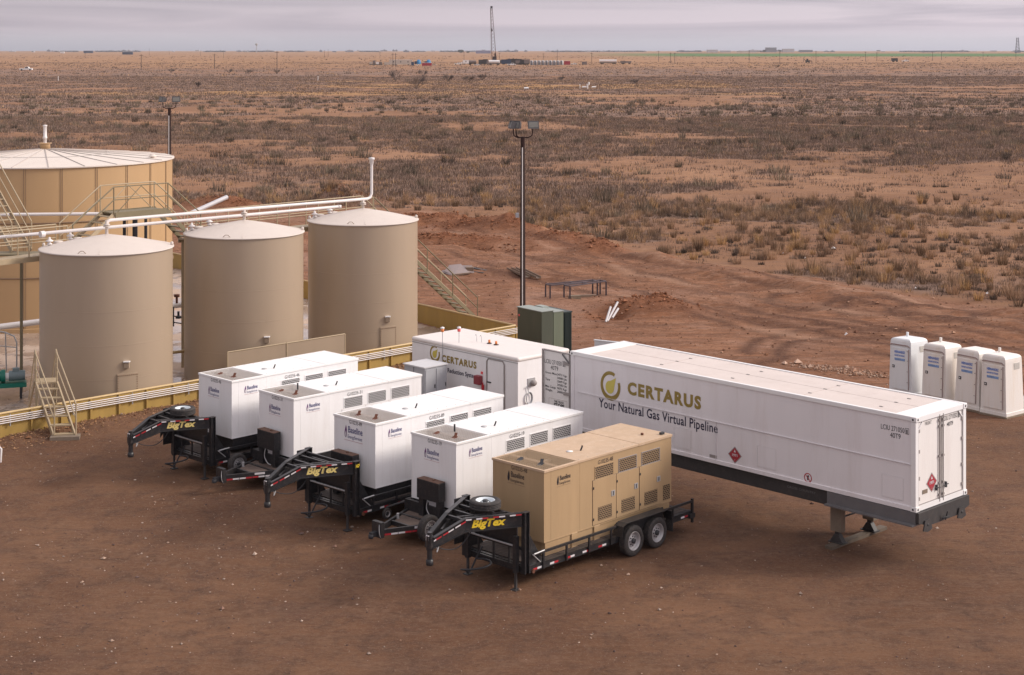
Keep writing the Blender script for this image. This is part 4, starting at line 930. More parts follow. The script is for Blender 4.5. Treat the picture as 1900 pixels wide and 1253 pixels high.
# ------------------------------------------------------------------ wheels
def wheel(parent, x, y, z, r=.395, w=.235, side=-1, axis='Y', rim=RIMG, name="wheel"):
    c = (x, y, z); hw = w / 2
    def fl(p): return [(a, b * side) for a, b in p]
    prof = [(r * .60, -hw * .75), (r * .64, -hw * .95), (r * .80, -hw), (r * .93, -hw * .92), (r * .985, -hw * .72), (r, -hw * .6), (r, -hw * .36), (r * .978, -hw * .34), (r * .978, -hw * .28), (r, -hw * .26), (r, -.03 * hw), (r * .978, 0), (r, .03 * hw), (r, hw * .26), (r * .978, hw * .28), (r * .978, hw * .34), (r, hw * .36), (r, hw * .6), (r * .985, hw * .72), (r * .93, hw * .92), (r * .80, hw), (r * .64, hw * .95), (r * .60, hw * .75)]
    o = MB().lathe(fl(prof), 40, c, axis).build(name, RUBBER, parent)
    m = MB().lathe(fl([(r * .62, hw * .85), (r * .60, hw * .92), (r * .56, hw * .8), (r * .53, hw * .25), (r * .50, hw * .1), (r * .34, hw * .22), (r * .22, hw * .45), (r * .20, hw * .46), (0, hw * .44)]), 28, c, axis)
    m.lathe(fl([(r * .62, -hw * .85), (r * .5, -hw * .5), (r * .2, -hw * .3), (0, -hw * .3)]), 28, c, axis)
    m.build("rim", rim, o)
    m = MB().lathe(fl([(r * .17, hw * .4), (r * .17, hw * .85), (r * .12, hw * .95), (0, hw * .95)]), 14, c, axis)
    for k in range(8):
        a = 2 * math.pi * k / 8; q = (math.cos(a) * r * .28, math.sin(a) * r * .28)
        p = {'Y': (x + q[0], y + side * hw * .42, z + q[1]), 'Z': (x + q[0], y + q[1], z + side * hw * .42), 'X': (x + side * hw * .42, y + q[0], z + q[1])}[axis]
        m.box(p[0] - .012, p[0] + .012, p[1] - .012, p[1] + .012, p[2] - .012, p[2] + .012)
    m.build("hub", DARK, o)
    return o

def tape(mb, a, b, h=.05, seg=.30, gap=.0, up=(0, 0, 1), out=(0, -1, 0), every=1, thick=.004):
    "red / white reflective pieces; material 0 red, 1 white"
    a, b, out, up = Vector(a), Vector(b), Vector(out).normalized(), Vector(up); L_ = (b - a).length; d = (b - a) / L_; s_ = 0; i = 0; q_ = out * thick * .4
    mb.add([a + q_, b + q_, b + q_ + up * h, a + q_ + up * h], [(0, 1, 2, 3)], 2)
    while s_ < L_ - .05:
        e_ = min(L_, s_ + seg * .5)
        for k in (0, 1):
            q0 = s_ + k * seg * .5; q1 = min(L_, q0 + seg * .5)
            if q0 >= L_: break
            p0, p1 = a + d * q0 + out * thick, a + d * q1 + out * thick
            mb.add([p0, p1, p1 + up * h, p0 + up * h], [(0, 1, 2, 3)], k if i % 2 == 0 else 1 - k)
        s_ += seg + gap; i += 1

# ------------------------------------------------------------------ generators
GL, GW, GH = 5.015, 1.758, 1.78
def generator(x, y, rz, zt, number, label, tan=False, skid=True, seed=0):
    g = thing("generator", label, "generator", (x, y, 0), rz, "trailer-mounted generators")
    z1 = zt; z0 = zt - GH
    body, roof_m, wire_m, well_m = (TANP, TANR, WIRET, WELLT) if tan else (WHITE, ROOFW, WIRE, PANG)
    XW = 1.2; dpt = .30
    m = MB(); m.box(.0, GL, 0, GW, z0, z1 - dpt)
    m.box(XW, GL, 0, GW, z1 - dpt, z1 - .015)
    m.box(0, .03, 0, GW, z1 - dpt, z1 - .015); m.box(.03, XW, 0, .03, z1 - dpt, z1 - .015); m.box(.03, XW, GW - .03, GW, z1 - dpt, z1 - .015)
    hs = m.build("housing", body, g)
    m = MB(); m.box(-.015, .05, -.025, GW + .025, z1 - .06, z1); m.box(.05, XW + .03, -.025, .05, z1 - .06, z1); m.box(.05, XW + .03, GW - .05, GW + .025, z1 - .06, z1)
    m.box(XW + .03, 3.62, -.025, GW + .025, z1 - .055, z1 + .004); m.box(3.625, GL + .02, -.025, GW + .025, z1 - .06, z1 + .010)
    rf = m.build("roof", roof_m, g, bevel=.006)
    m = MB(); r2 = random.Random(seed)
    for k in range(11):
        for yy in (.06, GW - .06): m.box(1.35 + k * .35, 1.365 + k * .35, yy, yy + .015, z1 + .004, z1 + .016)
    m.build("roof_bolts", SEAMG, rf)
    m = MB(); m.box(.03, XW, .03, GW - .03, z1 - dpt, z1 - dpt + .02); m.build("fan_well", well_m if tan else (RUSTT if number in ("G10235-89", "G10235-19") else PANG), g)
    m = MB(); m.box(.56, .68, .03, GW - .03, z1 - .16, z1 - .05) if not tan else m.box(.52, .66, .03, GW - .03, z1 - .10, z1 - .02)
    if tan: m.box(.66, XW, .85, .95, z1 - .16, z1 - .1)
    m.build("cross_bar", roof_m if tan else PANG, g)
    m = MB(); n1, n2 = 17, 26
    for k in range(n1 + 1): xx = .05 + (XW - .02) * k / n1; m.box(xx - .0042, xx + .0042, .03, GW - .03, z1 - .014, z1 - .007)
    for k in range(n2 + 1): yy = .05 + (GW - .1) * k / n2; m.box(.05, XW, yy - .0042, yy + .0042, z1 - .007, z1)
    m.build("fan_grille", wire_m, g)
    for (ux, vy) in ((.34, 1.15), (.38, .48)):
        m = MB(); m.beam((ux - .11, vy - .04, z1 - .02), (ux + .09, vy + .02, z1 + .015), .13, .012); m.beam((ux + .02, vy - .02, z1 + .0), (ux + .12, vy + .04, z1 + (.10 if vy < 1 or number == "G10235-89" else .03)), .08, .012); m.build("exhaust_flap", DARK if tan else RUST, g)
    if number in ("G10235-31", "G10235-19"):
        MB().tube([(.85, .95, z1), (.85, .95, z1 + .2)], .025, 8).build("stack_pipe", DARK, g)
    m = MB(); m.lathe([(0, .0), (.085, 0), (.085, .012), (0, .012)], 16, (1.78, .75, z1 + .006)); m.build("roof_cap", TRIMW if tan else STEEL, g)
    MB().tube([(2.05, .62, z1), (2.08, .6, z1 + .08), (2.1, .6, z1 + .13)], .022, 6).build("exhaust_stub", DARK, g)
    if tan:
        MB().lathe([(0, 0), (.04, 0), (.04, .05), (0, .06)], 8, (4.4, .5, z1 + .01)).build("roof_vent", RUST, g)
        MB().box(4.75, 4.88, .12, .2, z1 + .01, z1 + .07).build("lifting_eye", DARK, g)
    lm = louvre_mat("louvre_tan", (.385, .265, .148), (.03, .018, .012)) if tan else louvre_mat("louvre_white", (.74, .73, .73), (.03, .028, .034))
    for a, b, c, d in ((1.90, 2.60, z1 - .585, z1 - .285), (2.84, 3.54, z1 - .585, z1 - .265), (3.77, 4.50, z1 - .585, z1 - .265)):
        m = MB(); m.box(a, b, -.006, .0, c, d); lv = m.build("louvre", lm, g)
        m = MB(); 
        for p in ((a - .02, b + .02, c - .02, c), (a - .02, b + .02, d, d + .02), (a - .02, a, c, d), (b, b + .02, c, d)): m.box(p[0], p[1], -.012, .0, p[2], p[3])
        m.build("louvre_frame", body if not (tan and a > 2.7) else FRAMEG, lv)
    for a in (1.80, 2.725, 3.66):
        dt = z0 + 1.17
        m = MB(); m.box(a + .008, a + .915, -.014, .0, z0 + .04, dt); dr = m.build("access_door", body, g, bevel=.004)
        m = MB(); m.box(a - .0, a + .925, -.003, .0, z0 + .032, dt + .008); m.build("door_gap", DARK if tan else SEAMG, dr)
        m = MB(); m.box(a + .2, a + .74, -.019, -.014, z0 + .12, z0 + .46); m.build("door_louvre", lm, dr)
        m = MB(); m.box(a + .72, a + .86, -.026, -.014, z0 + .64, z0 + .78); m.box(a + .78, a + .80, -.034, -.026, z0 + .66, z0 + .76, 1); m.build("door_latch", [STEEL, DARK], dr)
        for zz in (.16, .95): MB().box(a + .012, a + .04, -.03, -.014, z0 + zz, z0 + zz + .06).build("hinge", DARK, dr)
    m = MB(); m.box(4.66, 4.95, -.008, 0, z0 + .08, z0 + .48); m.build("corner_louvre", lm, g)
    m = MB()
    for a in (.25, 1.32): m.box(a, a + .008, -.003, 0, z0, z1 - .06)
    m.box(0, GL, -.006, 0, z0, z0 + .03); m.build("panel_seam", body, g)
    ink, fl, sub = (INK, INK, SEAM) if tan else (NAVY, PLUM, REDTXT)
    # unit numbers and company marks: side (reads +x), front (reads -y)
    text("unit_number", number, (2.02, 0, z1 - .235), (1, 0, 0), (0, 0, 1), .58, .105, INK, g, bold=.0)
    text("unit_number", number, (0, 1.10, z1 - .165), (0, -1, 0), (0, 0, 1), .54, .105, INK, g, bold=.0)
    big = number == "G10235-89"
    base_logo(g, (.46, 0, z1 - .48), (1, 0, 0), .52, ink, fl, sub)
    base_logo(g, (0, 1.25 if not big else 1.32, z1 - (.50 if tan else .62)), (0, -1, 0), .80 if big else .60, ink, fl, sub)
    if skid:
        sk = TANP if tan else BLACK; m = MB(); m.box(.06, GL - .06, .02, .16, z0 - .36, z0); m.box(.06, GL - .06, GW - .16, GW - .02, z0 - .36, z0)
        for k in range(4): m.box(.1 + k * 1.5, .28 + k * 1.5, .16, GW - .16, z0 - .36, z0)
        if tan:
            for a in (1.0, 1.85): m.box(a, a + .22, -.02, .02, z0 - .36, z0 + .02)
        o = m.build("skid_base", sk, g, bevel=.008)
    return g
GENS = [("G10235-48", .782, 38.5, 46.1, 2.69, "tan generator cabinet, the only tan one among the white ones", True, True),
        ("G10235-19", -1.478, 41.66, 45.7, 2.57, "white generator cabinet parked next to the tan one", False, False),
        ("G10235-89", -3.746, 43.17, 46.0, 2.72, "white generator cabinet with the largest blue company mark on its front, middle of the row", False, True),
        ("G10235-31", -6.49, 46.81, 44.2, 2.60, "white generator cabinet touching the grey cabinet, second from the ochre wall", False, False),
        ("G10235-46", -8.59, 48.27, 45.5, 2.82, "white generator cabinet nearest the ochre wall, without a fuel box", False, True)]
for i, (num, x, y, a, zt, lb, tan, sk) in enumerate(GENS): generator(x, y, R(a), zt, num, lb, tan, sk, i)

# ------------------------------------------------------------------ trailers
def frame_common(t, zf, v0=-.2, v1=1.96, u0=-.75, u1=5.65):
    m = MB(); 
    for v in (v0, v1 - .09):
        m.box(u0, u1, v, v + .09, zf - .14, zf)
        m.box(u0, u1, v - .015, v + .105, zf - .003, zf + .012); m.box(u0, u1, v - .015, v + .105, zf - .152, zf - .137)
    for k in range(11): a = u0 + .1 + k * .6; m.box(a, a + .07, v0 + .09, v1 - .09, zf - .12, zf - .02)
    m.box(u0, u0 + .09, v0 + .09, v1 - .09, zf - .14, zf); m.box(u1 - .09, u1, v0 + .09, v1 - .09, zf - .16, zf)
    m.build("main_frame", BLACK, t)
    m = MB(); k = 0
    while k < 13: m.box(u0 + .12, u1 - .1, v0 + .1 + k * .155, v0 + .245 + k * .155, zf - .018, zf + .02); k += 1
    m.build("deck", mat("dark_deck_planks", (.06, .045, .04), .85, var=.3, dirt=((.2, .13, .09), .5)), t)
def axles(t, zf, u=(2.96, 3.92), vn=-.315, vf=2.075):
    for a in u:
        wheel(t, a, vn, .39, side=-1); wheel(t, a, vf, .39, side=1)
        MB().tube([(a, vn + .1, .39), (a, vf - .1, .39)], .06, 10).build("axle", BLACK, t)
    for v0, v1 in ((-.47, -.17), (1.93, 2.23)):
        m = MB(); prof = [(2.40, .62), (2.46, .86), (2.62, .925), (4.26, .925), (4.42, .86), (4.48, .62)]
        pts = prof + [(p[0] * .994 + .02, p[1] - .025) for p in prof[::-1]]
        for (a, b) in zip(prof, prof[1:]): m.beam(((a[0]), (v0 + v1) / 2, a[1]), ((b[0]), (v0 + v1) / 2, b[1]), abs(v1 - v0), .014)
        m.build("fender", BLACK, t)
        m = MB(); m.box(2.5, 4.4, v0 + .26 if v0 < 0 else v0 + .01, v0 + .28 if v0 < 0 else v0 + .03, zf - .1, .92); m.build("fender_apron", BLACK, t)
        MB().box(4.5, 4.52, v0 + .02, v1 - .05, .3, .62).build("mud_flap", RUBBER, t)
def side_rails(t, zf, zr=.86, u0=-.55, u1=5.65):
    for v in (-.26, 1.97):
        m = MB(); m.box(u0, u1, v, v + .05, zr - .06, zr)
        for k in range(8):
            a = u0 + .25 + k * (u1 - u0 - .3) / 7
            if 2.35 < a < 4.5: continue
            m.box(a, a + .05, v + .004, v + .046, zf - .14, zr - .06)
        m.box(u1 - .06, u1, v - .004, v + .054, zf - .3, zr + .04)
        m.build("side_rail", BLACK, t)
def gooseneck(x, y, rz, label, letter, spare=False, box=False, code=False):
    t = thing("gooseneck_trailer", label, "trailer", (x, y, 0), rz, "gooseneck trailers under the generators")
    zf = .56; frame_common(t, zf); axles(t, zf); side_rails(t, zf)
    # tail step
    MB().box(5.5, 5.72, -.26, .05, .38, .5).build("tail_step", BLACK, t)
    m = MB(); tape(m, (-.62, -.2 - .016, zf - .115), (2.3, -.2 - .016, zf - .115), .05, .30, .30); m.build("reflective_tape", [RED, TAPEW, BLACK], t); m = MB(); tape(m, (4.55, -.216, zf - .115), (5.5, -.216, zf - .115), .05, .3, .3)
    m.build("reflective_tape", [RED, TAPEW, BLACK], t)
    # uprights
    for v in (-.20, 1.84):
        m = MB(); m.box(-.89, -.73, v + .045, v + .065, zf - .16, 1.87); m.box(-.89, -.87, v - .01, v + .12, zf - .16, 1.87); m.box(-.75, -.73, v - .01, v + .12, zf - .16, 1.87)
        m.box(-.90, -.72, v - .012, v + .122, 1.87, 1.885); m.build("upright", BLACK, t)
        if v > 1: MB().box(-1.22, -.9, v + .04, v + .06, .75, 1.87).build("side_plate", BLACK, t)
        # gusset behind the upright
        m = MB(); m.prism([(0, 0), (.55, 0), (0, .85)], .02, (-.73, v + .08, zf)); m.build("gusset", BLACK, t)
    # neck beams: level run then a drop towards the coupler
    for sgn, va, vb, vc in ((1, -.14, .56, .78), (-1, 1.90, 1.20, .98)):
        m = MB(); A, B_, C_ = Vector((-.80, va, 1.71)), Vector((-2.15, vb, 1.71)), Vector((-2.98, vc, 1.43))
        for (p, q, h0, h1) in ((A, B_, .32, .32), (B_, C_, .32, .24)):
            d = (q - p); dh = Vector((d.x, d.y, 0)).normalized(); s_ = Vector((-dh.y, dh.x, 0)) * .0
            for off, th in ((0, .012),):
                n_ = Vector((dh.y, -dh.x, 0)) * .006
                m.add([p - n_ - Vector((0, 0, h0 / 2)), q - n_ - Vector((0, 0, h1 / 2)), q - n_ + Vector((0, 0, h1 / 2)), p - n_ + Vector((0, 0, h0 / 2)), p + n_ - Vector((0, 0, h0 / 2)), q + n_ - Vector((0, 0, h1 / 2)), q + n_ + Vector((0, 0, h1 / 2)), p + n_ + Vector((0, 0, h0 / 2))],
                      [(0, 1, 2, 3), (4, 7, 6, 5), (0, 4, 5, 1), (1, 5, 6, 2), (2, 6, 7, 3), (3, 7, 4, 0)])
            m.beam(p + Vector((0, 0, h0 / 2)), q + Vector((0, 0, h1 / 2)), .11, .014); m.beam(p - Vector((0, 0, h0 / 2)), q - Vector((0, 0, h1 / 2)), .11, .014)
        nb = m.build("neck_beam", BLACK, t)
        d = (B_ - A).normalized(); out = Vector((d.y, -d.x, 0)) * (1 if sgn > 0 else -1)
        if out.y * sgn > 0: out = -out
        mt = MB(); off = out * .058
        tape(mt, A + d * .12 + Vector((0, 0, .115)) + off, B_ + Vector((0, 0, .115)) + off, .035, .30, .12, out=out)
        d2 = (C_ - B_).normalized(); tape(mt, B_ + Vector((0, 0, .08)) + off, C_ + Vector((0, 0, .04)) + off, .035, .3, .05, up=(0, 0, 1), out=out)
        mt.build("reflective_tape", [RED, TAPEW, BLACK], nb)
        if sgn > 0:
            text("maker_name", "BigTex", B_ + (A - B_).normalized() * .16 + Vector((0, 0, -.075)) , (A - B_).normalized(), (0, 0, 1), .86, .17, letter, nb, bold=.045, lift=.012, shear=.25)
            if code: text("model_code", "14GP", Vector((-.885, -.2 - .012, 1.72)), (1, 0, 0), (0, 0, 1), .14, .09, YEL, t, bold=.02, shear=.2)
    m = MB()
    for u_, hw in ((-1.0, .93), (-1.35, .74), (-1.75, .53), (-2.15, .31)): m.beam((u_, .88 - hw, 1.80), (u_, .88 + hw, 1.80), .06, .08)
    m.beam((-.82, -.1, 1.62), (-.82, 1.86, 1.62), .08, .1); m.beam((-1.0, .3, 1.82), (-2.15, .88, 1.82), .05, .05)
    m.beam((-1.35, 1.6, 1.8), (-2.6, .9, 1.62), .05, .05)
    m.build("neck_crossbars", BLACK, t)
    m = MB(); m.box(-.86, -.80, -.1, 1.86, .42, .56); m.box(-.86, -.80, -.1, 1.86, .95, 1.02)
    for v in (.35, .88, 1.4): m.box(-.85, -.81, v, v + .05, .56, .95)
    m.prism([(0, 0), (0, .62), (.55, .62)], .02, (-1.35, 1.86, 1.0)); m.prism([(0, 0), (0, .62), (.55, .62)], .02, (-1.35, -.1, 1.0)) if False else None
    m.box(-.80, -.77, .15, 1.6, 1.02, 1.55); m.build("front_bulkhead", BLACK, t)
    # coupler
    m = MB(); m.tube([(-3.0, .88, 1.02), (-3.0, .88, 1.66)], .065, 12); m.tube([(-3.0, .88, 1.25), (-3.0, .88, 1.58)], .085, 12); m.lathe([(.05, 0), (.085, .01), (.09, .05), (.085, .14), (.05, .16)], 12, (-3.0, .88, .88)); m.box(-3.06, -2.9, .78, .98, 1.3, 1.55)
    m.build("coupler", BLACK, t)
    MB().box(-3.075, -3.05, .84, .93, 1.48, 1.6).build("coupler_tag", TAPEW, t)
    m = MB(); hose(m, [(-2.95, .82, 1.45), (-2.88, .76, 1.3), (-2.9, .74, 1.2), (-2.84, .75, 1.28), (-2.8, .8, 1.36)], .011); m.build("safety_chain", STEEL, t)
    m = MB(); hose(m, [(-2.9, .9, 1.35), (-2.6, .85, 1.18), (-2.2, .8, 1.12), (-1.9, .75, 1.3), (-1.75, .7, 1.55)], .012); m.build("brake_cable", DARK, t)
    # landing jacks
    for v in (.03, 1.67):
        m = MB(); m.box(-1.02, -.91, v - .055, v + .055, .42, 1.30); j = m.build("landing_jack", BLACK, t)
        m = MB(); m.box(-.99, -.94, v - .028, v + .028, .03, .42); m.box(-1.06, -.87, v - .09, v + .09, .0, .03); m.build("jack_foot", CHAS, j)
    m = MB(); m.tube([(-.965, .03, 1.05), (-.965, 1.67, 1.05)], .022, 8); m.build("jack_shaft", STEEL, t)
    # gas hose coiled under the neck
    m = MB(); pts = [(-1.25 + math.cos(a) * .30, 1.10 + math.sin(a) * .42, .30 - .22 * math.cos(a * .5 + .4)) for a in [R(60) + k / 11 * R(330) for k in range(12)]]
    hose(m, [(-.82, 1.3, .75), (-.95, 1.4, .45)] + pts, .024); m.build("hose_coil", DARK, t)
    m = MB(); m.tube([(-.7, -.28, .86), (-.42, -.27, .62)], .014, 6); m.tube([(-.66, -.29, .86), (-.3, -.29, .88)], .02, 6); m.build("tie_bar", STEEL, t)
    MB().tube([(-.62, -.24, .43), (-.62, -.20, .43)], .05, 12).build("marker_light", RUST, t)
    if spare:
        sp_ = wheel(t, -1.25, .78, 1.985, r=.385, w=.22, side=1, axis='Z', rim=RIMW, name="spare_wheel")
    if box: fuel_box(t, .55, 1.48, 1.12, 1.80)
    return t
def fuel_box(t, v0, v1, z0, z1, legs=True):
    m = MB(); m.box(-.36, -.10, v0, v1, z0, z1); b_ = m.build("fuel_box", BLACK, t, bevel=.02)
    m = MB(); m.box(-.365, -.095, v0 + .01, v1 - .01, z1, z1 + .006); m.lathe([(0, .0), (.04, 0), (.04, .04), (0, .05)], 8, (-.22, (v0 + v1) / 2 - .1, z1)); m.build("box_lid", mat("rusty_lid", (.15, .08, .055), .8, var=.4, vscale=4), b_)
    MB().box(-.30, -.12, v0 + .02, v0 + .16, z0 - .5, z0).build("box_stand", BLACK, t); MB().box(-.30, -.12, v1 - .2, v1 - .02, z0 - .5, z0).build("box_stand", BLACK, t)
    MB().box(-.14, -.12, v0 + .22, v1 - .25, z0 - .24, z0 - .05).build("data_plate", TAPEW, t)
    m = MB(); hose(m, [(-.38, v0 + .4, z0 + .02), (-.4, v0 + .42, z0 - .2), (-.38, v0 + .3, z0 - .38), (-.36, v0 + .15, z0 - .42)], .014); m.build("fuel_hose", STEEL, t)
def bumper_pull(x, y, rz, label, bx, spare_v, small_v, zgen, spz=.44, spr=.35):
    t = thing("tongue_trailer", label, "trailer", (x, y, 0), rz, "bumper pull trailers under the generators")
    zf = zgen - .20; 
    m = MB()
    for v in (-.06, 1.72): m.box(-.2, 5.4, v, v + .1, zf - .16, zgen)
    for k in range(10): m.box(-.2 + k * .6, -.1 + k * .6, .04, 1.72, zf - .1, zgen - .005)
    m.box(5.3, 5.4, .04, 1.72, zf - .16, zgen - .004); m.build("main_frame", BLACK, t)
    axles(t, zf, (2.5, 3.46), -.25, 2.01)
    m = MB(); ap = Vector((-1.92, .88, .46))
    for s_ in (-1, 1):
        a = Vector((-.15, .88 + .84 * s_, .46)); b_ = ap + Vector((0, .10 * s_, 0)); m.beam(a, b_, .07, .16)
    m.beam((-.55, .25, .46), (-.55, 1.5, .46), .08, .12); m.beam((-1.15, .5, .46), (-1.15, 1.26, .46), .07, .12); m.build("tongue_frame", BLACK, t)
    MB().add([(-.6, .28, .50), (-.2, .12, .50), (-.2, 1.64, .50), (-.6, 1.48, .50), (-1.1, 1.22, .50), (-1.1, .54, .50)], [(0, 1, 2, 3), (0, 3, 4, 5)]).build("tongue_floor", mat("dusty_pan", (.12, .085, .07), .9, var=.3), t)
    m = MB(); m.box(-2.02, -1.90, .70, 1.06, .34, .74); m.build("hitch_plate", BLACK, t)
    m = MB(); m.box(-2.22, -2.02, .82, .94, .38, .5); m.lathe([(.03, 0), (.07, .01), (.07, .1), (.03, .12)], 10, (-2.2, .88, .34)); m.build("coupler", DARK, t)
    m = MB(); hose(m, [(-2.0, .78, .72), (-2.06, .72, .55), (-2.05, .70, .42), (-1.98, .72, .33)], .010); m.build("safety_chain", STEEL, t)
    m = MB(); d = (Vector((-.15, .04, 0)) - Vector((-1.92, .78, 0))).normalized(); out = Vector((d.y, -d.x, 0)); out = out if out.y < 0 else -out
    tape(m, Vector((-1.86, .755, .385)) + out * .036, Vector((-.35, .12, .385)) + out * .036, .045, .36, .02, out=out); m.build("reflective_tape", [RED, TAPEW, BLACK], t)
    MB().add([Vector((-1.1, .44, .47)) + out * .044, Vector((-.82, .32, .47)) + out * .044, Vector((-.82, .32, .53)) + out * .044, Vector((-1.1, .44, .53)) + out * .044], [(0, 1, 2, 3)]).build("data_plate", TAPEW, t)
    m = MB(); tape(m, (.3, -.06, zf - .12), (5.2, -.06, zf - .12), .05, .3, .3); m.build("reflective_tape", [RED, TAPEW, BLACK], t)
    fuel_box(t, *bx)
    sp_ = wheel(t, -.78, spare_v, spz, r=spr, w=.2, side=-1, name="spare_wheel")
    jw = wheel(t, -.5, small_v, .36, r=.15, w=.08, side=-1, name="jack_wheel")
    m = MB(); hose(m, [(.0, 1.7 if small_v > 1 else .1, .75), (-.2, (1.7 + small_v) / 2 if small_v > 1 else small_v, .65), (-.45, small_v + .08, .5)], .035); m.build("jack_arm", BLACK, t)
    m = MB(); m.tube([(-.9, 1.30, .5), (-.9, 1.30, .64)], .04, 8); m.build("lashing_post", STEEL, t)
    return t
gooseneck(.782, 38.5, R(46.1), "black gooseneck trailer under the tan generator, spare wheel on its neck", YEL, spare=True)
bumper_pull(-1.478, 41.66, R(45.7), "black tongue trailer under the white generator next to the tan one", (.30, 1.16, .98, 1.50), .22, 2.2, .79)
gooseneck(-3.746, 43.17, R(46.0), "black gooseneck trailer with a fuel box and no spare wheel", YELP, box=True, code=True)
bumper_pull(-6.49, 46.81, R(44.2), "black tongue trailer second from the ochre wall", (.50, 1.36, 1.0, 1.54), 1.78, .15, .82, .48, .31)
gooseneck(-8.59, 48.27, R(45.5), "black gooseneck trailer nearest the ochre wall, spare wheel on its neck", YELP, spare=True)

# ------------------------------------------------------------------ gas container on its chassis
CA = R(-46.36); CL, CW, Z0, Z1 = 11.915, 2.385, 1.525, 3.861
ct = thing("gas_container", "long white gas container with olive and black lettering on its side", "container", (1.767, 47.60, 0), CA)
m = MB(); m.box(.06, CL - .06, .03, CW - .03, Z0 + .05, Z1 - .05); m.build("box_panels", WHITE2, ct)
m = MB(); m.box(.02, CL - .02, .10, CW - .10, Z1 - .049, Z1 - .012); rf = m.build("roof", CROOF, ct)
m = MB()
for u_ in (3.2, 8.4): m.box(u_, u_ + .02, .1, CW - .1, Z1 - .012, Z1 - .006)
m.box(.62, CL - .62, 1.185, 1.197, Z1 - .012, Z1 - .008)
for u_ in (3.2, 5.8, 8.4, 10.6):
    for v in (.5, 1.19, 1.8): m.box(u_ - .05, u_ + .05, v - .02, v + .02, Z1 - .012, Z1 + .004, 1)
m.build("roof_seam", [mat("roof_seam_tan", (.52, .45, .42), .7), FRAMEG], rf)
MB().box(.0, .62, .10, CW - .1, Z1 - .012, Z1 + .006).build("end_roof_plate", TRIMW, ct); MB().box(CL - .62, CL, .10, CW - .1, Z1 - .012, Z1 + .006).build("end_roof_plate", TRIMW, ct)
m = MB()
for v in (0, CW - .1): m.box(.14, CL - .14, v, v + .1, Z1 - .1, Z1 + .012)
m.build("top_rail", TRIMW, ct, bevel=.01)
m = MB()
for v in (0, CW - .08): m.box(.14, CL - .14, v, v + .08, Z0, Z0 + .11)
m.build("bottom_rail", WHITE2, ct, bevel=.006)
for u_ in (0, CL - .14):
    for v in (0, CW - .14):
        MB().box(u_, u_ + .14, v, v + .14, Z0 + .12, Z1 - .12).build("corner_post", TRIMW if u_ > 1 else WHITE2, ct, bevel=.01)
        for z in (Z0 - .008, Z1 - .115):
            o = MB().box(u_ - .01, u_ + .165, v - .012, v + .152, z, z + .128).build("corner_casting", TRIMW, ct, bevel=.012)
            MB().lathe([(.0, 0), (.028, 0), (.028, .003), (0, .003)], 10, (u_ + .07, v - .016 if v < 1 else v + .154, z + .06), 'Y').build("casting_hole", DARK, o)
            if u_ > 1: MB().lathe([(.0, 0), (.03, 0), (.03, .003), (0, .003)], 10, (CL + .026, v + .07, z + .06), 'X').build("casting_hole", DARK, o)
m = MB(); m.box(.3, CL - .15, .0, .03, 2.677, 2.683)
for u_ in (5.6,): m.box(u_, u_ + .006, .0, .03, Z0 + .1, 2.67)
m.build("side_seam", SEAML, ct)
for a in (4.08, 7.02, 10.93):
    m = MB(); z0_, z1_, w_ = 1.73, 2.30, .62
    k = 0
    while k < 10:
        q = a + k * w_ / 10; m.box(q, q + w_ / 18, .018, .026, z1_ - .006, z1_); m.box(q, q + w_ / 18, .018, .026, z0_, z0_ + .006)
        zz = z0_ + k * (z1_ - z0_) / 10; m.box(a, a + .006, .018, .026, zz, zz + .03); m.box(a + w_ - .006, a + w_, .018, .026, zz, zz + .03); k += 1
    m.box(a + .01, a + w_ - .01, .022, .026, z0_ + .01, z1_ - .01, 1)
    m.build("riveted_patch", [SEAML, WHITE2], ct)
m = MB(); m.box(5.37, 5.62, .016, .03, 1.67, 1.75); m.build("side_vent", FRAMEG, ct)
text("company_name", "CERTARUS", (2.30, .03, 2.945), (1, 0, 0), (0, 0, 1), 2.76, .335, OLIVE, ct, bold=.05, lift=.006, sp=1.22)
big_logo(ct, 1.62, 3.06, .43, .03)
text("slogan_line", "Your Natural Gas Virtual Pipeline", (1.15, .03, 2.375), (1, 0, 0), (0, 0, 1), 4.5, .262, DNAVY, ct, bold=.014, lift=.006, sp=1.06)
text("container_number", "LCIU 271050", (10.90, .03, 3.425), (1, 0, 0), (0, 0, 1), .68, .125, INK, ct, bold=.0, lift=.006)
text("container_code", "40T9", (11.17, .03, 3.255), (1, 0, 0), (0, 0, 1), .30, .125, INK, ct, bold=.0, lift=.006)
def boxed_one(parent, org, xd, s_=.1):
    o = text("check_digit", "1", Vector(org) + Vector(xd) * s_ * .35, xd, (0, 0, 1), s_ * .35, s_, INK, parent, bold=.01, lift=.006)
    m = MB(); q = s_ * 1.1; w_ = s_ * 1.35
    for pts in ([(0, -.15 * s_), (q, -.15 * s_), (q, -.05 * s_), (0, -.05 * s_)], [(0, w_ - .1 * s_), (q, w_ - .1 * s_), (q, w_), (0, w_)], [(0, -.05 * s_), (.1 * s_, -.05 * s_), (.1 * s_, w_ - .1 * s_), (0, w_ - .1 * s_)], [(q - .1 * s_, -.05 * s_), (q, -.05 * s_), (q, w_ - .1 * s_), (q - .1 * s_, w_ - .1 * s_)]):
        polyflat(m, pts, org, xd, (0, 0, 1))
    m.build("digit_box", INK, o)
boxed_one(ct, (11.60, .03, 3.425), (1, 0, 0), .1)
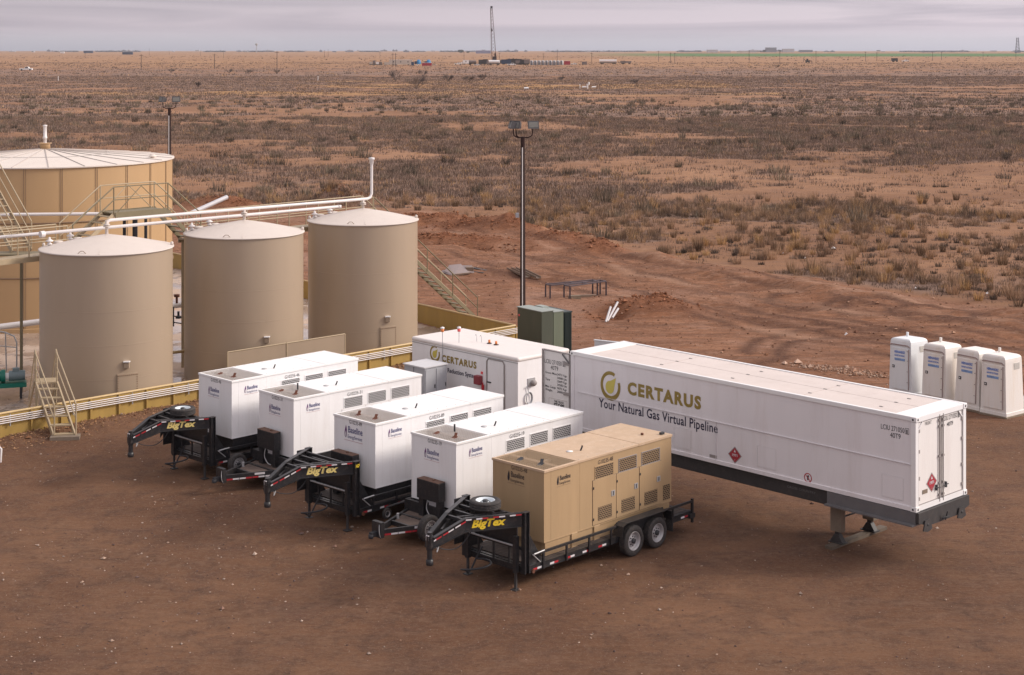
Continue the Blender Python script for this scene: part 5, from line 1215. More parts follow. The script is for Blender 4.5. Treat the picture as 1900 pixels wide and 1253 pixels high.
def placard(parent, c, xd, s_, txt):
    m = MB(); c = Vector(c); up = (0, 0, 1)
    polyflat(m, [(0, -s_), (s_, 0), (0, s_), (-s_, 0)], c, xd, up, .004, 0); q = s_ * .86; polyflat(m, [(0, -q), (q, 0), (0, q), (-q, 0)], c, xd, up, .006, 1)
    o = m.build("hazard_placard", [FRAMEG, mat("placard_red", (.36, .03, .045), .5)], parent)
    text("placard_number", txt, c - Vector(xd) * s_ * .38 - Vector(up) * s_ * .16, xd, up, s_ * .76, s_ * .30, TAPEW, o, bold=.03, lift=.009)
    m = MB(); polyflat(m, [(-.16 * s_, .32 * s_), (.16 * s_, .32 * s_), (.07 * s_, .5 * s_), (0, .68 * s_), (-.07 * s_, .5 * s_)], c, xd, up, .009); m.build("flame_symbol", TAPEW, o)
    text("placard_class", "2", c - Vector(xd) * s_ * .06 - Vector(up) * s_ * .62, xd, up, s_ * .12, s_ * .16, TAPEW, o, lift=.009)
placard(ct, (6.25, .03, 1.885), (1, 0, 0), .235, "1971")
m = MB(); n = 28; r_ = .125; out = [(math.cos(2 * math.pi * i / n) * r_, math.sin(2 * math.pi * i / n) * r_) for i in range(n + 1)]; inn = [(a * .8, b * .8) for a, b in out]
strip(m, out, inn, (8.67, .03, 1.74), (1, 0, 0), (0, 0, 1)); polyflat(m, [(-.085, .07), (-.07, .085), (.085, -.07), (.07, -.085)], (8.67, .03, 1.74), (1, 0, 0), (0, 0, 1), .007)
polyflat(m, [(-.02, -.06), (.02, -.06), (.02, .02), (.04, .06), (0, .075), (-.03, .03)], (8.67, .03, 1.74), (1, 0, 0), (0, 0, 1), .006, 1)
m.build("prohibition_sign", [RED, INK], ct)
# near end: two doors with gear
X = CL - .03
for v0, v1, nm in ((.15, 1.165, 0), (1.215, CW - .15, 1)):
    dr = MB().box(X - .03, X, v0, v1, Z0 + .13, Z1 - .13).build("end_door", ENDW, ct, bevel=.006)
    m = MB()
    for p in ((v0, v1, Z0 + .13, Z0 + .15), (v0, v1, Z1 - .15, Z1 - .13), (v0, v0 + .02, Z0 + .15, Z1 - .15), (v1 - .02, v1, Z0 + .15, Z1 - .15)): m.box(X, X + .012, *p)
    m.build("door_seal", FRAMEG, dr)
    vb = v1 - .06 if nm == 0 else v0 + .06
    m = MB(); m.tube([(X + .03, vb, Z0 + .06), (X + .03, vb, Z1 - .08)], .018, 8)
    for z in (Z0 + .2, Z0 + .5, 2.7, 3.45, Z1 - .25): m.box(X, X + .05, vb - .035, vb + .035, z, z + .05)
    m.build("lock_rod", FRAMEG, dr)
    m = MB(); m.tube([(X + .05, vb, Z0 + .42), (X + .05, vb + (.22 if nm else -.22), Z0 + .44)], .012, 6); m.box(X, X + .05, vb + (.12 if nm else -.16), vb + (.16 if nm else -.12), Z0 + .36, Z0 + .5); m.build("lock_handle", DARK, dr)
    vh = v0 if nm == 0 else v1
    for z in (Z0 + .25, 2.28, 2.95, Z1 - .4):
        m = MB(); m.box(X, X + .025, vh - .06, vh + .06, z, z + .085); m.build("hinge", FRAMEG, dr)
m = MB(); m.beam((X + .01, .16, Z1 - .32), (X + .01, .34, Z1 - .14), .03, .03, up=(1, 0, 0)); m.beam((X + .01, CW - .16, Z1 - .32), (X + .01, CW - .34, Z1 - .14), .03, .03, up=(1, 0, 0)); m.box(CL - .08, CL + .005, .14, CW - .14, Z1 - .125, Z1 - .0); m.build("end_frame", TRIMW, ct); MB().box(CL - .08, CL + .005, .14, CW - .14, Z0, Z0 + .125).build("end_sill", TRIMW, ct)
text("front_mark", "FRONT", (X, .48, 3.60), (0, 1, 0), (0, 0, 1), .28, .085, INK, ct, lift=.014)
text("container_number", "LCIU 271050", (X, 1.27, 3.57), (0, 1, 0), (0, 0, 1), .70, .12, INK, ct, bold=.0, lift=.014)
boxed_one(ct, (X + .01, 2.0, 3.57), (0, 1, 0), .1)
text("container_code", "40T9", (X, 1.50, 3.41), (0, 1, 0), (0, 0, 1), .28, .10, INK, ct, bold=.01, lift=.014)
placard(ct, (X, .78, 2.12), (0, 1, 0), .25, "1971")
MB().box(X, X + .012, .35, .58, 1.90, 2.0).build("data_plate", LEGB, ct)
# open rear door leaf
dl = thing("open_door_pivot", "", "", (0, 0, 0)); bpy.data.objects.remove(dl)
m = MB(); m.box(-1.19, -.04, .0, .05, Z0 + .12, Z1 - .1); dl = m.build("open_door", ENDW, ct, bevel=.008)
m = MB()
for p in ((-1.21, -.02, Z0 + .1, Z0 + .135), (-1.21, -.02, Z1 - .115, Z1 - .08), (-1.21, -1.175, Z0 + .12, Z1 - .1), (-.055, -.02, Z0 + .12, Z1 - .1)): m.box(p[0], p[1], -.02, .07, p[2], p[3])
m.build("door_edge", FRAMEG, dl)
m = MB(); m.tube([(-1.13, -.035, Z0 + .1), (-1.13, -.035, Z1 - .08)], .02, 8); m.build("lock_rod", FRAMEG, dl)
for z in (Z0 + .45, 2.5, Z1 - .45): MB().box(-.28, -.0, -.03, .0, z, z + .09).build("hinge", FRAMEG, dl)
m = MB(); m.beam((-.32, -.03, Z1 - .13), (-.02, -.03, Z1 - .38), .03, .035); m.build("door_strut", CHASG, dl)
XD, UP = (1, 0, 0), (0, 0, 1)
text("container_number", "LCIU 271050", (-1.10, 0, 3.36), XD, UP, .73, .13, INK, dl, bold=.0)
boxed_one(dl, (-.33, .0, 3.37), XD, .11)
text("container_code", "40T9", (-.84, 0, 3.19), XD, UP, .32, .13, INK, dl, bold=.0)
for i, (a, b_) in enumerate((("Gross Mass", "24721 Kgs"), ("", "54500 Lbs"), ("Tare", "15649 Kgs"), ("", "34500 Lbs"), ("Max Cargo", "9072 Kgs"), ("Weight", "20000 Lbs"))):
    z = 3.05 - i * .105
    if a: text("weight_label", a, (-1.07, 0, z), XD, UP, .05 * len(a), .065, INK, dl, bold=.01)
    text("weight_value", b_, (-.56, 0, z), XD, UP, .40, .065, INK, dl, bold=.01)
o = text("warning_line", "THIS TRUCK", (-.70, 0, 2.21), XD, UP, .42, .07, INK, dl, bold=.02)
text("warning_word", "STOPS", (-.70, 0, 2.08), XD, UP, .44, .11, INK, dl, bold=.04)
m = MB()
for p in ((-.92, -.14, 2.03, 2.04), (-.92, -.14, 2.31, 2.32), (-.92, -.91, 2.03, 2.32), (-.15, -.14, 2.03, 2.32)): m.box(p[0], p[1], -.004, 0, p[2], p[3])
m.build("notice_border", SEAMG, o)

ch = thing("container_chassis", "dark steel chassis with landing legs carrying the long white container", "trailer", (1.767, 47.60, 0), CA)
m = MB()
for v in (.42, CW - .55): m.box(.1, 9.3, v, v + .13, 1.10, Z0 - .012)
m.box(.1, 9.35, .10, .14, 1.13, Z0 - .012)
for u_ in (.5, 2.5, 4.5, 6.5, 8.5): m.box(u_, u_ + .1, .14, CW - .1, 1.3, 1.45)
m.build("main_beam", CHAS, ch)
m = MB(); m.box(9.3, CL, -.02, .02, 1.22, Z0 - .012); m.box(9.3, CL, CW - .02, CW + .02, 1.22, Z0 - .012); m.box(9.3, CL, -.16, CW + .1, 1.185, 1.22); m.box(9.3, 9.34, .02, CW, 1.22, Z0 - .015); m.build("neck_frame", CHASG, ch)
m = MB()
pts = [(.0, 1.26), (.0, Z0 - .015), (CW, Z0 - .015), (CW, 1.26), (1.85, 1.12), (.5, 1.12)]
m.prism([(p[0], p[1]) for p in pts], .10, (CL - .01, 0, 0), (0, 1, 0), (0, 0, 1)); m.build("front_bumper", CHAS, ch)
for v in (.35, 1.95):
    m = MB(); m.prism([(v - .2, 1.05), (v - .12, 1.30), (v + .12, 1.30), (v + .2, 1.05), (v, 1.0)], .03, (CL + .106, 0, 0), (0, 1, 0), (0, 0, 1)); o = m.build("tow_plate", CHAS, ch)
    MB().lathe([(0, 0), (.035, 0), (.035, .004), (0, .004)], 12, (CL + .138, v, 1.18), 'X').build("plate_hole", DARK, o)
m = MB(); m.tube([(CL + .12, 1.0, 1.2), (CL + .25, 1.12, 1.26), (CL + .12, 1.25, 1.2)], .018, 6); m.tube([(CL + .16, 1.12, 1.15), (CL + .22, 1.12, 1.38)], .016, 6); m.build("air_couplings", DARK, ch)
text("maker_name", "CROSS COUNTRY", (7.95, .10, 1.33), (1, 0, 0), (0, 0, 1), .92, .06, CHASG, ch, bold=.01)
for v in (.50, 1.98):
    m = MB(); m.box(9.10, 9.45, v - .09, v + .09, .38, 1.19); lg = m.build("landing_leg", LEGB, ch, bevel=.01)
    m = MB(); m.box(9.22, 9.34, v - .05, v + .05, .16, .38); m.prism([(-.2, 0), (.2, 0), (.07, .2), (-.07, .2)], .16, (9.28, v + .08, .10)); m.box(9.05, 9.51, v - .13, v + .13, .085, .11); m.build("leg_foot", CHAS, lg)
m = MB(); m.tube([(9.28, .5, .7), (9.28, 1.98, .7)], .025, 6); m.tube([(9.1, .5, 1.0), (8.5, .5, 1.18)], .02, 6); m.tube([(9.45, .5, 1.0), (9.9, .5, 1.2)], .02, 6); m.tube([(9.28, .6, .95), (9.28, 1.9, .5)], .02, 6); m.build("leg_brace", CHASG, ch)
for u_ in (.75,):
    wheel(ch, u_, .30, .5, r=.5, w=.5, side=-1); wheel(ch, u_, CW - .3, .5, r=.5, w=.5, side=1)
c_, s_ = math.cos(CA), math.sin(CA)
def cw(u_, v_, z): return Vector((1.767 + u_ * c_ - v_ * s_, 47.60 + u_ * s_ + v_ * c_, z))
m = MB(); m.beam(cw(9.30, .05, .042), cw(9.30, 2.6, .042), .22, .085); tag(m.build("timber", mat('dark_timber', (.13,.10,.075), .85, var=.3)), "long timber plank on the dirt under the landing legs", "plank")

# ------------------------------------------------------------------ pressure reduction trailer
pr = thing("equipment_trailer", "smaller white box trailer with rounded roof edges and a side door", "trailer", (-3.59, 56.67, 0), CA); PL, PW, PZ0, PZ1 = 5.49, 2.44, .62, 2.66
m = MB(); m.box(0, PL, 0, PW, PZ0, PZ1 - .10); m.build("body", WHITE, pr)
m = MB(); m.box(-.03, PL + .03, -.03, PW + .03, PZ1 - .16, PZ1); o = m.build("roof", mat("warm_white_roof", (.72, .67, .645), .6, var=.04, dirt=(DUST, .12)), pr, bevel=.075); o.modifiers[0].segments = 4
m = MB(); m.box(-.01, PL + .01, -.012, 0, PZ1 - .20, PZ1 - .17); m.box(-.01, PL + .01, -.012, 0, PZ0, PZ0 + .06); m.build("trim_strip", STEEL, pr)
m = MB(); m.box(4.02, 4.80, -.02, 0, PZ0 + .1, PZ1 - .26); dr = m.build("side_door", WHITE, pr, bevel=.008)
m = MB()
fr = [(3.97, PZ0 + .05), (3.97, PZ1 - .33), (4.06, PZ1 - .22), (4.76, PZ1 - .22), (4.85, PZ1 - .33), (4.85, PZ0 + .05)]
for a, b_ in zip(fr, fr[1:]): m.beam((a[0], -.02, a[1]), (b_[0], -.02, b_[1]), .035, .03, up=(0, 1, 0))
m.build("door_frame", FRAMEG, dr)
m = MB(); m.box(4.0, 4.2, -.05, -.02, 1.62, 1.66); m.build("door_handle", DARK, dr)
m = MB(); m.box(3.47, 3.75, -.18, 0, 1.50, 1.80); m.build("red_cabinet", RBOX, pr, bevel=.015)
m = MB(); m.tube([(3.86, -.1, 1.25), (3.86, -.1, 1.52)], .05, 10); m.tube([(3.86, -.1, 1.52), (3.86, -.1, 1.6)], .02, 6); m.build("fire_extinguisher", FIRE, pr)
MB().box(3.68, 3.76, -.03, 0, 1.86, 1.94).build("red_sticker", ROSE, pr)
big_logo(pr, 1.25, 2.21, .29, 0)
text("company_name", "CERTARUS", (1.62, 0, 2.0), XD, UP, 1.82, .22, OLIVE, pr, bold=.045, lift=.006, sp=1.2)
text("system_name", "Pressure Reduction System", (1.12, 0, 1.655), XD, UP, 2.32, .155, DNAVY, pr, bold=.02, lift=.006)
text("unit_number", "PRS 104P", (.06, 0, 2.36), XD, UP, .42, .055, INK, pr, bold=.03) if False else None
m = MB(); m.box(PL, PL + .03, .45, .78, 1.62, 1.90); rp_ = m.build("socket_plate", STEEL, pr)
MB().lathe([(.1, 0), (.1, .1), (.07, .14), (0, .14)], 14, (PL + .03, .66, 1.74), 'X').build("socket", FRAMEG, rp_)
m = MB()
for k in range(4):
    rr = .17 + k * .012; m.tube([(PL + .04 + k * .012, .47 + math.cos(a) * rr * .7, 1.25 + math.sin(a) * rr) for a in [2 * math.pi * i / 18 for i in range(19)]], .012, 5)
m.tube([(PL + .05, .47, 1.42), (PL + .05, .40, 1.62), (PL + .05, .34, 1.66), (PL + .05, .32, 1.6)], .012, 5)
m.build("cable_coil", GREY, pr)
for v in (.75, 1.05):
    m = MB(); m.tube([(1.72 + (v - .75) * 1.2, -.06 if v < 1 else .4, 1.6 if v < 1 else PZ1), (1.72 + (v - .75) * 1.2, -.06 if v < 1 else .4, 3.05)], .012, 6); q = m.build("beacon_mast", STEEL, pr)
    p = (1.72 + (v - .75) * 1.2, -.06 if v < 1 else .4, 3.05)
    MB().lathe([(0, 0), (.055, 0), (.065, .11), (0, .11)], 12, p).build("beacon", ORANGE if v < 1 else ROSE, q)
    MB().lathe([(0, .11), (.07, .11), (.07, .16), (0, .18)], 12, p).build("beacon_cap", TRIMW, q)
for u_, v in ((2.95, 1.05), (3.3, 1.05)):
    b_ = MB().lathe([(0, 0), (.09, 0), (.09, .02), (0, .02)], 14, (u_, v, PZ1)).build("beacon_base", DARK, pr)
    MB().lathe([(0, .02), (.045, .02), (.04, .13), (0, .14)], 12, (u_, v, PZ1)).build("beacon", ORANGE, b_)
m = MB()
for u_ in (2.35, 2.6): m.tube([(u_, 1.0, PZ1), (u_, 1.0, PZ1 + .2), (u_ - .04, 1.0, PZ1 + .25), (u_ - .08, 1.0, PZ1 + .2)], .01, 5)
m.build("vent_hook", STEEL, pr)
m = MB(); m.box(.1, PL + .1, .3, .4, PZ0 - .16, PZ0 - .01); m.box(.1, PL + .1, PW - .4, PW - .3, PZ0 - .16, PZ0 - .01); m.box(PL, PL + .1, .3, PW - .3, PZ0 - .18, PZ0 - .02); m.build("frame", CHAS, pr)
for u_ in (2.2, 3.1):
    wheel(pr, u_, .15, .36, r=.36, w=.22, side=-1); wheel(pr, u_, PW - .15, .36, r=.36, w=.22, side=1)

# grey electrical cabinet
gc = thing("electrical_cabinet", "grey steel electrical cabinet beside the smaller white trailer", "cabinet", (at(788, 700, 53.6).x, 53.6, 0), R(45))
m = MB(); m.box(0, 1.02, 0, 1.05, .1, 2.12); m.build("cabinet_body", GREY, gc, bevel=.008)
m = MB(); m.box(-.04, 1.06, -.04, 1.09, 2.12, 2.16); m.build("cabinet_roof", mat("pale_grey_roof", (.56, .56, .58), .5, var=.04), gc)
for a in (.03, .53):
    dr = MB().box(a, a + .46, -.02, 0, .18, 2.05).build("cabinet_door", GREY, gc, bevel=.004)
    text("door_label", "CR", (a + .16, -.02, 1.15), XD, UP, .14, .07, TRIMW, dr, bold=.03)
    MB().box(a + .4, a + .43, -.04, -.02, 1.4, 1.52).build("door_handle", DARK, dr)
MB().box(-.015, 0, .55, .56, .2, 2.1).build("side_seam", DARK, gc)

# ------------------------------------------------------------------ portable toilets
def potty(x, y, rz, label, pm_, tilt=(0, 0), blue=False, pipe=True):
    t = thing("portable_toilet", label, "toilet", (x, y, .06), rz, "portable toilets in a row"); t.rotation_euler = (tilt[0], tilt[1], rz)
    W_, D_, H_ = 1.10, 1.12, 2.05
    # local: front face on y = 0 looking -y? -> front at x = 0 looking -x, hinge side at y = 0
    m = MB(); v = []
    for z, ins in ((0, 0), (.12, .0), (.12, .025), (1.9, .075), (2.0, .085), (2.06, .12), (2.10, .2)):
        b0 = ins
        v.append([(b0 * .5, b0, z), (D_ - b0, b0, z), (D_ - b0, W_ - b0, z), (b0 * .5, W_ - b0, z)])
    vv = [p for r_ in v for p in r_]; f = []
    for i in range(len(v) - 1):
        for k in range(4): f.append((i * 4 + k, i * 4 + (k + 1) % 4, (i + 1) * 4 + (k + 1) % 4, (i + 1) * 4 + k))
    n_ = len(v) - 1; f.append([n_ * 4 + k for k in range(4)]); f.append([3, 2, 1, 0])
    m.add(vv, f); b_ = m.build("shell", pm_, t, bevel=.03)
    def fx(z): return .5 * (.025 + (.05) * (z - .12) / 1.78)   # front plane x at height z
    m = MB(); zz0, zz1 = .22, 1.76; y0, y1 = .17, .93
    m.add([(fx(zz0) - .03, y0, zz0), (fx(zz0) - .03, y1, zz0), (fx(zz1) - .03, y1, zz1), (fx(zz1) - .03, y0, zz1), (fx(zz0) + .03, y0, zz0), (fx(zz0) + .03, y1, zz0), (fx(zz1) + .03, y1, zz1), (fx(zz1) + .03, y0, zz1)],
          [(0, 1, 2, 3), (7, 6, 5, 4), (0, 4, 5, 1), (1, 5, 6, 2), (2, 6, 7, 3), (3, 7, 4, 0)])
    dr = m.build("door", pm_, t, bevel=.012)
    m = MB(); m.beam((fx(.3) - .04, y0 - .02, .24), (fx(1.7) - .04, y0 - .02, 1.74), .022, .025); m.build("hinge_strip", TRIMB, dr)
    m = MB(); m.box(fx(1.1) - .05, fx(1.1) - .028, .80, .90, 1.0, 1.1); m.box(fx(1.1) - .06, fx(1.1) - .05, .83, .87, 1.03, 1.07, 1); m.build("latch", [DARK, TRIMW], dr)
    ln = [(fx(1.5) - .031, "HERNANDEZ", 1.56, .48, .085), (fx(1.45) - .031, "SANITATION", 1.44, .46, .06)]
    for x_, s__, z, w_, h_ in ln: text("company_name" if h_ > .08 else "company_line", s__, (x_ - .004, .80, z), (0, -1, 0), UP, w_, h_, BLUE, dr, bold=.03)
    m = MB(); m.add([(fx(1.3) - .036, .80, 1.28), (fx(1.3) - .036, .32, 1.28), (fx(1.3) - .036, .32, 1.37), (fx(1.3) - .036, .80, 1.37)], [(0, 1, 2, 3)]); m.build("phone_band", mat("band_pale_blue", (.22, .35, .62), .5, var=.5, vscale=14), dr)
    m = MB(); m.tube([(fx(1.85) - .02, .12, 1.80), (fx(1.85) - .03, .2, 1.87), (fx(1.85) - .03, .95, 1.87), (fx(1.85) - .02, 1.0, 1.84)], .02, 6); m.build("door_hood", TRIMB, t)
    m = MB(); m.box(.55, .88, .035 + .02, .075 + .02, 1.6, 1.82); m.build("side_vent", mat("vent_grey_white", (.5, .48, .45), .7, var=.2, vscale=20), t)
    if pipe: MB().tube([(.7, .75, 2.05), (.7, .75, 2.26)], .05, 10).build("vent_pipe", pm_, t)
    MB().box(-.06, D_ + .08, -.05, W_ + .05, -.06, 0.0).build("skid", WOOD, t)
    for z in (.5, .9, 1.3, 1.65): MB().box(fx(z) - .05, fx(z) - .03, y0 + .03, y0 + .05, z, z + .02).build("rivet", DARK, dr)
pz = [((1652.7, 628), POTTYB, "bluish white portable toilet at the far end of its row"), ((1714, 639), POTTY, "white portable toilet second from the far end, side stained yellow"),
      ((1773.5, 649), POTTY, "white portable toilet without a roof pipe, third from the far end"), ((1823, 658.5), POTTY, "white portable toilet nearest the camera in its row")]
for i, ((px, py), pm_, lb) in enumerate(pz):
    Y_ = (HC - 2.1) * F / (py - HY); X_ = (px - 950) / F * Y_
    # front-left top corner given; near hinge corner is 1.1 m along the row direction
    rz = R(38); dxy = Vector((math.sin(rz), -math.cos(rz), 0)) * 1.05
    potty(X_ + dxy.x - .05, Y_ + dxy.y, rz + R((0, 1.5, -1, 1)[i]), lb, pm_, (R((-1.2, 0, .6, 0)[i]), R((1.2, 1.0, 1.6, .2)[i])), pipe=(i != 2))
# pale sink shell cut by the right edge
m = MB(); p = gp(1905, 762); m.lathe([(.62, 0), (.60, .2), (.42, .5), (.2, .62), (0, .64)], 20, (p.x + .38, p.y + .1, 0)); tag(m.build("plastic_tank", POTTY), "pale plastic tank beside the nearest portable toilet at the photo's edge", "tank")

# ------------------------------------------------------------------ yard odds and ends
rk = gp(1014, 558)
def pipe_rack(a, b, label):
    a, b = Vector(a), Vector(b); t = thing("pipe_rack", label, "rack", (a.x, a.y, 0), 0, "low steel pipe racks"); O = Vector((a.x, a.y, 0)); d = (b - a).normalized(); n_ = Vector((d.y, -d.x, 0)) * .22; h = .74
    m = MB()
    for s_ in (-1, 1): m.beam(a - O + n_ * s_ + Vector((0, 0, h)), b - O + n_ * s_ + Vector((0, 0, h)), .06, .06)
    for q in (0, .5, 1): p = a.lerp(b, q) - O; m.beam(p - n_ + Vector((0, 0, h)), p + n_ + Vector((0, 0, h)), .05, .05)
    m.build("top_frame", RACK, t)
    for q in (0, 1):
        for s_ in (-1, 1): p = a.lerp(b, q) - O + n_ * s_; MB().beam(p, p + Vector((0, 0, h - .03)), .08, .08).build("leg", RACK, t)
pipe_rack(gp(1016.5, 555), gp(1104, 546.5), "low dark steel rack frame behind the other one, starting farther left")
pipe_rack(gp(1052, 557), gp(1119, 547), "low dark steel rack frame nearer the white pipes")
t = thing("scrap_sheets", "heap of bent grey steel sheets on the red dirt", "scrap", gp(848, 508))
m = MB(); m.add([(-.75, -.1, .16), (-.2, -.75, .03), (.75, -.45, .1), (.2, .5, .5), (-.45, .45, .44)], [(0, 1, 2, 3, 4)]); m.add([(-.95, .1, .1), (-.25, -.85, .0), (-.1, -.8, .08), (-.8, .2, .2)], [(0, 1, 2, 3)]); m.add([(.1, .5, .42), (.85, .45, .42), (1.0, -.1, .06), (.4, -.3, .16)], [(0, 1, 2, 3)])
o = m.build("bent_sheet", SHEET, t); sol = o.modifiers.new("solid", 'SOLIDIFY'); sol.thickness = .03
m = MB(); m.beam((-.25, -.82, .04), (.75, -.5, .1), .12, .08); m.box(.5, .95, .0, .4, .15, .36); m.build("folded_strip", SCRAPB, t)
tag(MB().beam(gp(874, 500) + Vector((0, 0, .08)), gp(903, 506) + Vector((0, 0, .08)), .22, .12).beam(gp(876, 506) + Vector((0, 0, .05)), gp(897, 509) + Vector((0, 0, .05)), .12, .08).build("scrap_strip", CHAS), "dark steel strips lying beside the heap of bent sheets", "scrap")
for a, b, l in ((( 945, 503), (978, 518), "longer"), ((962, 502), (999, 520), "shorter")):
    m = MB(); p, q = gp(*a) + Vector((0, 0, .1)), gp(*b) + Vector((0, 0, .1)); d = (q - p).normalized(); n_ = Vector((d.y, -d.x, 0)) * .14
    m.beam(p, q, .28, .03); m.beam(p + n_ + Vector((0, 0, .06)), q + n_ + Vector((0, 0, .06)), .03, .12); m.beam(p - n_ + Vector((0, 0, .06)), q - n_ + Vector((0, 0, .06)), .03, .12)
    tag(m.build("steel_channel", SCRAPB), "brown steel channel on the dirt behind the lamp pole, the one farther %s" % ("left" if l == "longer" else "right"), "channel", "scrap channels on the dirt")
for i, (a, b, yy) in enumerate(((( 1124, 598), (1133, 570), 0), ((1127, 596), (1146, 561), .15), ((1136, 590), (1147, 573), -.1))):
    p = gp(*a); q = at(b[0], b[1], p.y + 1.0 + yy)
    tag(MB().tube([p, q], .055, 10).build("plastic_pipe", mat('greyed_pipe', (.52, .50, .51), .5)), "%s white pipe propped in the trench by the dirt mound" % ("leftmost", "longest", "rightmost")[i], "pipe", "white pipes in the trench")
p = gp(1066, 557); m = MB(); m.beam(p + Vector((-.3, 0, .12)), p + Vector((.3, .1, .14)), .3, .2); tag(m.build("wooden_block", WOOD), "pale block of wood under the rack frames", "block")
p = gp(1085, 553); m = MB(); m.beam(p + Vector((-.3, 0, .08)), p + Vector((.6, .15, .08)), .2, .14); tag(m.build("wooden_block", SCRAPB), "dark broken timber lying under the rack frames", "block")
m = MB(); p = at(1103, 632, 61.5); m.box(0, 1.6, 0, .08, -1.5, 0); m.box(-.03, 1.63, -.02, .1, 0, .03); tag(m.build("sign_panel", mat("pale_blue_panel", (.55, .58, .62), .5, var=.05), None, loc=(p.x, p.y, p.z), rz=R(-30)), "pale panel standing behind the far end of the long container", "panel")
tag(MB().tube([at(352, 397, 118), at(421, 366, 121)], .17, 14).build("culvert_pipe", mat("culvert_grey", (.5,.5,.53), .5, var=.1)), "long grey-white culvert pipe lying raised behind the tank roofs", "pipe")

# litter in the scrub
for i, (px, py, w_, lb) in enumerate(((1546, 466, .5, "white plastic bag caught in the scrub, the largest scrap in it"), (1453, 476, .18, "small white litter near the edge of the scrub"), (1494, 485, .22, "white scrap of litter at the scrub edge above the road"), (1699, 542, .25, "white litter at the foot of the scrub by the road"), (1832, 551, .3, "bright litter in the scrub above the portable toilets"), (1010, 387, .4, "pale litter in scrub right of the lamp pole"), (1094, 377, .45, "white litter in the brush above the rack frames"), (1570, 627, .3, "white scrap lying on the dirt road"))):
    p = gp(px, py); m = MB(); rr = random.Random(i); w_ *= .6
    v = [(math.cos(a) * w_ * rr.uniform(.35, .6), math.sin(a) * w_ * rr.uniform(.3, .6), .05 + rr.uniform(0, .08)) for a in [k * math.pi / 3 for k in range(6)]] + [(0, 0, .10 + w_ * .45)]
    m.add(v, [(k, (k + 1) % 6, 6) for k in range(6)]); tag(m.build("litter", TRIMW, None, loc=(p.x, p.y, hz(p.x, p.y) + .1)), lb, "litter", "litter in the scrub")

# ------------------------------------------------------------------ bare mesquite bushes on the plain
BARK = mat("grey_bark", (.11, .08, .07), .9, var=.2)
def bare_bush(px, py, hpx, wpx, label, seed):
    p = gp(px, py); s_ = p.y / F; H_, W_ = hpx * s_, wpx * s_; rr = random.Random(seed)
    t = thing("mesquite_bush", label, "bush", p, 0, "bare bushes on the plain"); m = MB(); cw_ = MB()
    for k in range(9):
        a = rr.uniform(0, 6.28); q = Vector((math.cos(a) * W_ * rr.uniform(.1, .3), math.sin(a) * W_ * .2, H_ * rr.uniform(.2, .5))); m.tube([(q.x * .1, q.y * .1, 0), q * .6, q], [.09, .06, .04], 5)
        for j in range(7):
            b_ = a + rr.uniform(-1, 1); e_ = q + Vector((math.cos(b_) * W_ * rr.uniform(.1, .3), math.sin(b_) * W_ * rr.uniform(.1, .3), H_ * rr.uniform(.15, .5))); cw_.tube([q, e_], [.03, .02], 4, cap=False)
            for l in range(5):
                f_ = e_ + Vector((rr.uniform(-1, 1) * W_ * .13, rr.uniform(-1, 1) * W_ * .13, rr.uniform(-.1, .22) * H_)); cw_.tube([q.lerp(e_, .6), f_], [.02, .012], 3, cap=False)
    m.build("trunk", BARK, t); cw_.build("crown", BARK, t)
for i, a in enumerate(((771, 165, 26, 50, "widest bare bush, on the golden grass strip"), (733, 149, 18, 26, "bare bush standing behind the widest one"), (831, 151, 13, 22, "bare bush below the drilling yard's white trucks"), (869, 153, 12, 22, "bare bush right below the drill mast"), (895, 149, 12, 16, "small bare bush right of the one below the mast"), (785, 142, 12, 20, "faint bare bush below the blue machines"), (368, 162, 10, 14, "bare bush at the edge of the pale strip, left"), (317, 135, 7, 14, "small bare bush between two utility poles, left"),
        (425, 136, 8, 14, "small bare bush right of the second pole, left"), (462, 137, 8, 20, "small wide bare bush left of the third pole"), (514, 137, 8, 10, "bare bush at the foot of the third pole"), (1042, 150, 8, 16, "bare bush below the silver tanks"), (1178, 156, 9, 20, "bare bush below the parked tanker"), (1440, 126, 6, 14, "small dark bush below the backhoe"))):
    bare_bush(*a, 100 + i)

# ------------------------------------------------------------------ utility poles
UP_ = mat("utility_pole_wood", (.075, .055, .05), .9)
def util_pole(px, yt, yb, i, w_=.9):
    p = gp(px, yb); H_ = (yb - yt) * p.y / F; t = thing("utility_pole", "", "utility pole", p, 0, "utility poles across the plain")
    MB().tube([(0, 0, 0), (0, 0, H_)], [.22, .16], 6).build("pole", UP_, t); MB().box(-1.3, 1.3, -.08, .08, H_ - .9, H_ - .7).build("crossarm", UP_, t)
    return t
poles = [(262, 101, 128), (398, 100, 128), (514, 95, 131), (158, 98, 108), (277, 90, 103), (314, 94, 103), (372, 94, 104), (415, 94, 108), (602, 93, 107), (609, 92, 106), (705, 97, 109), (729, 99, 124), (734, 99, 124), (861, 96, 113), (927, 98, 113), (1008, 99, 113), (1034, 92, 113), (1098, 98, 120), (1222, 94, 115), (1244, 98, 118), (1252, 98, 118), (1390, 93, 117), (1447, 97, 116), (1514, 94, 116), (1606, 96, 115), (1627, 97, 114), (1730, 96, 113), (1747, 96, 112), (1824, 96, 111), (1885, 97, 111)]
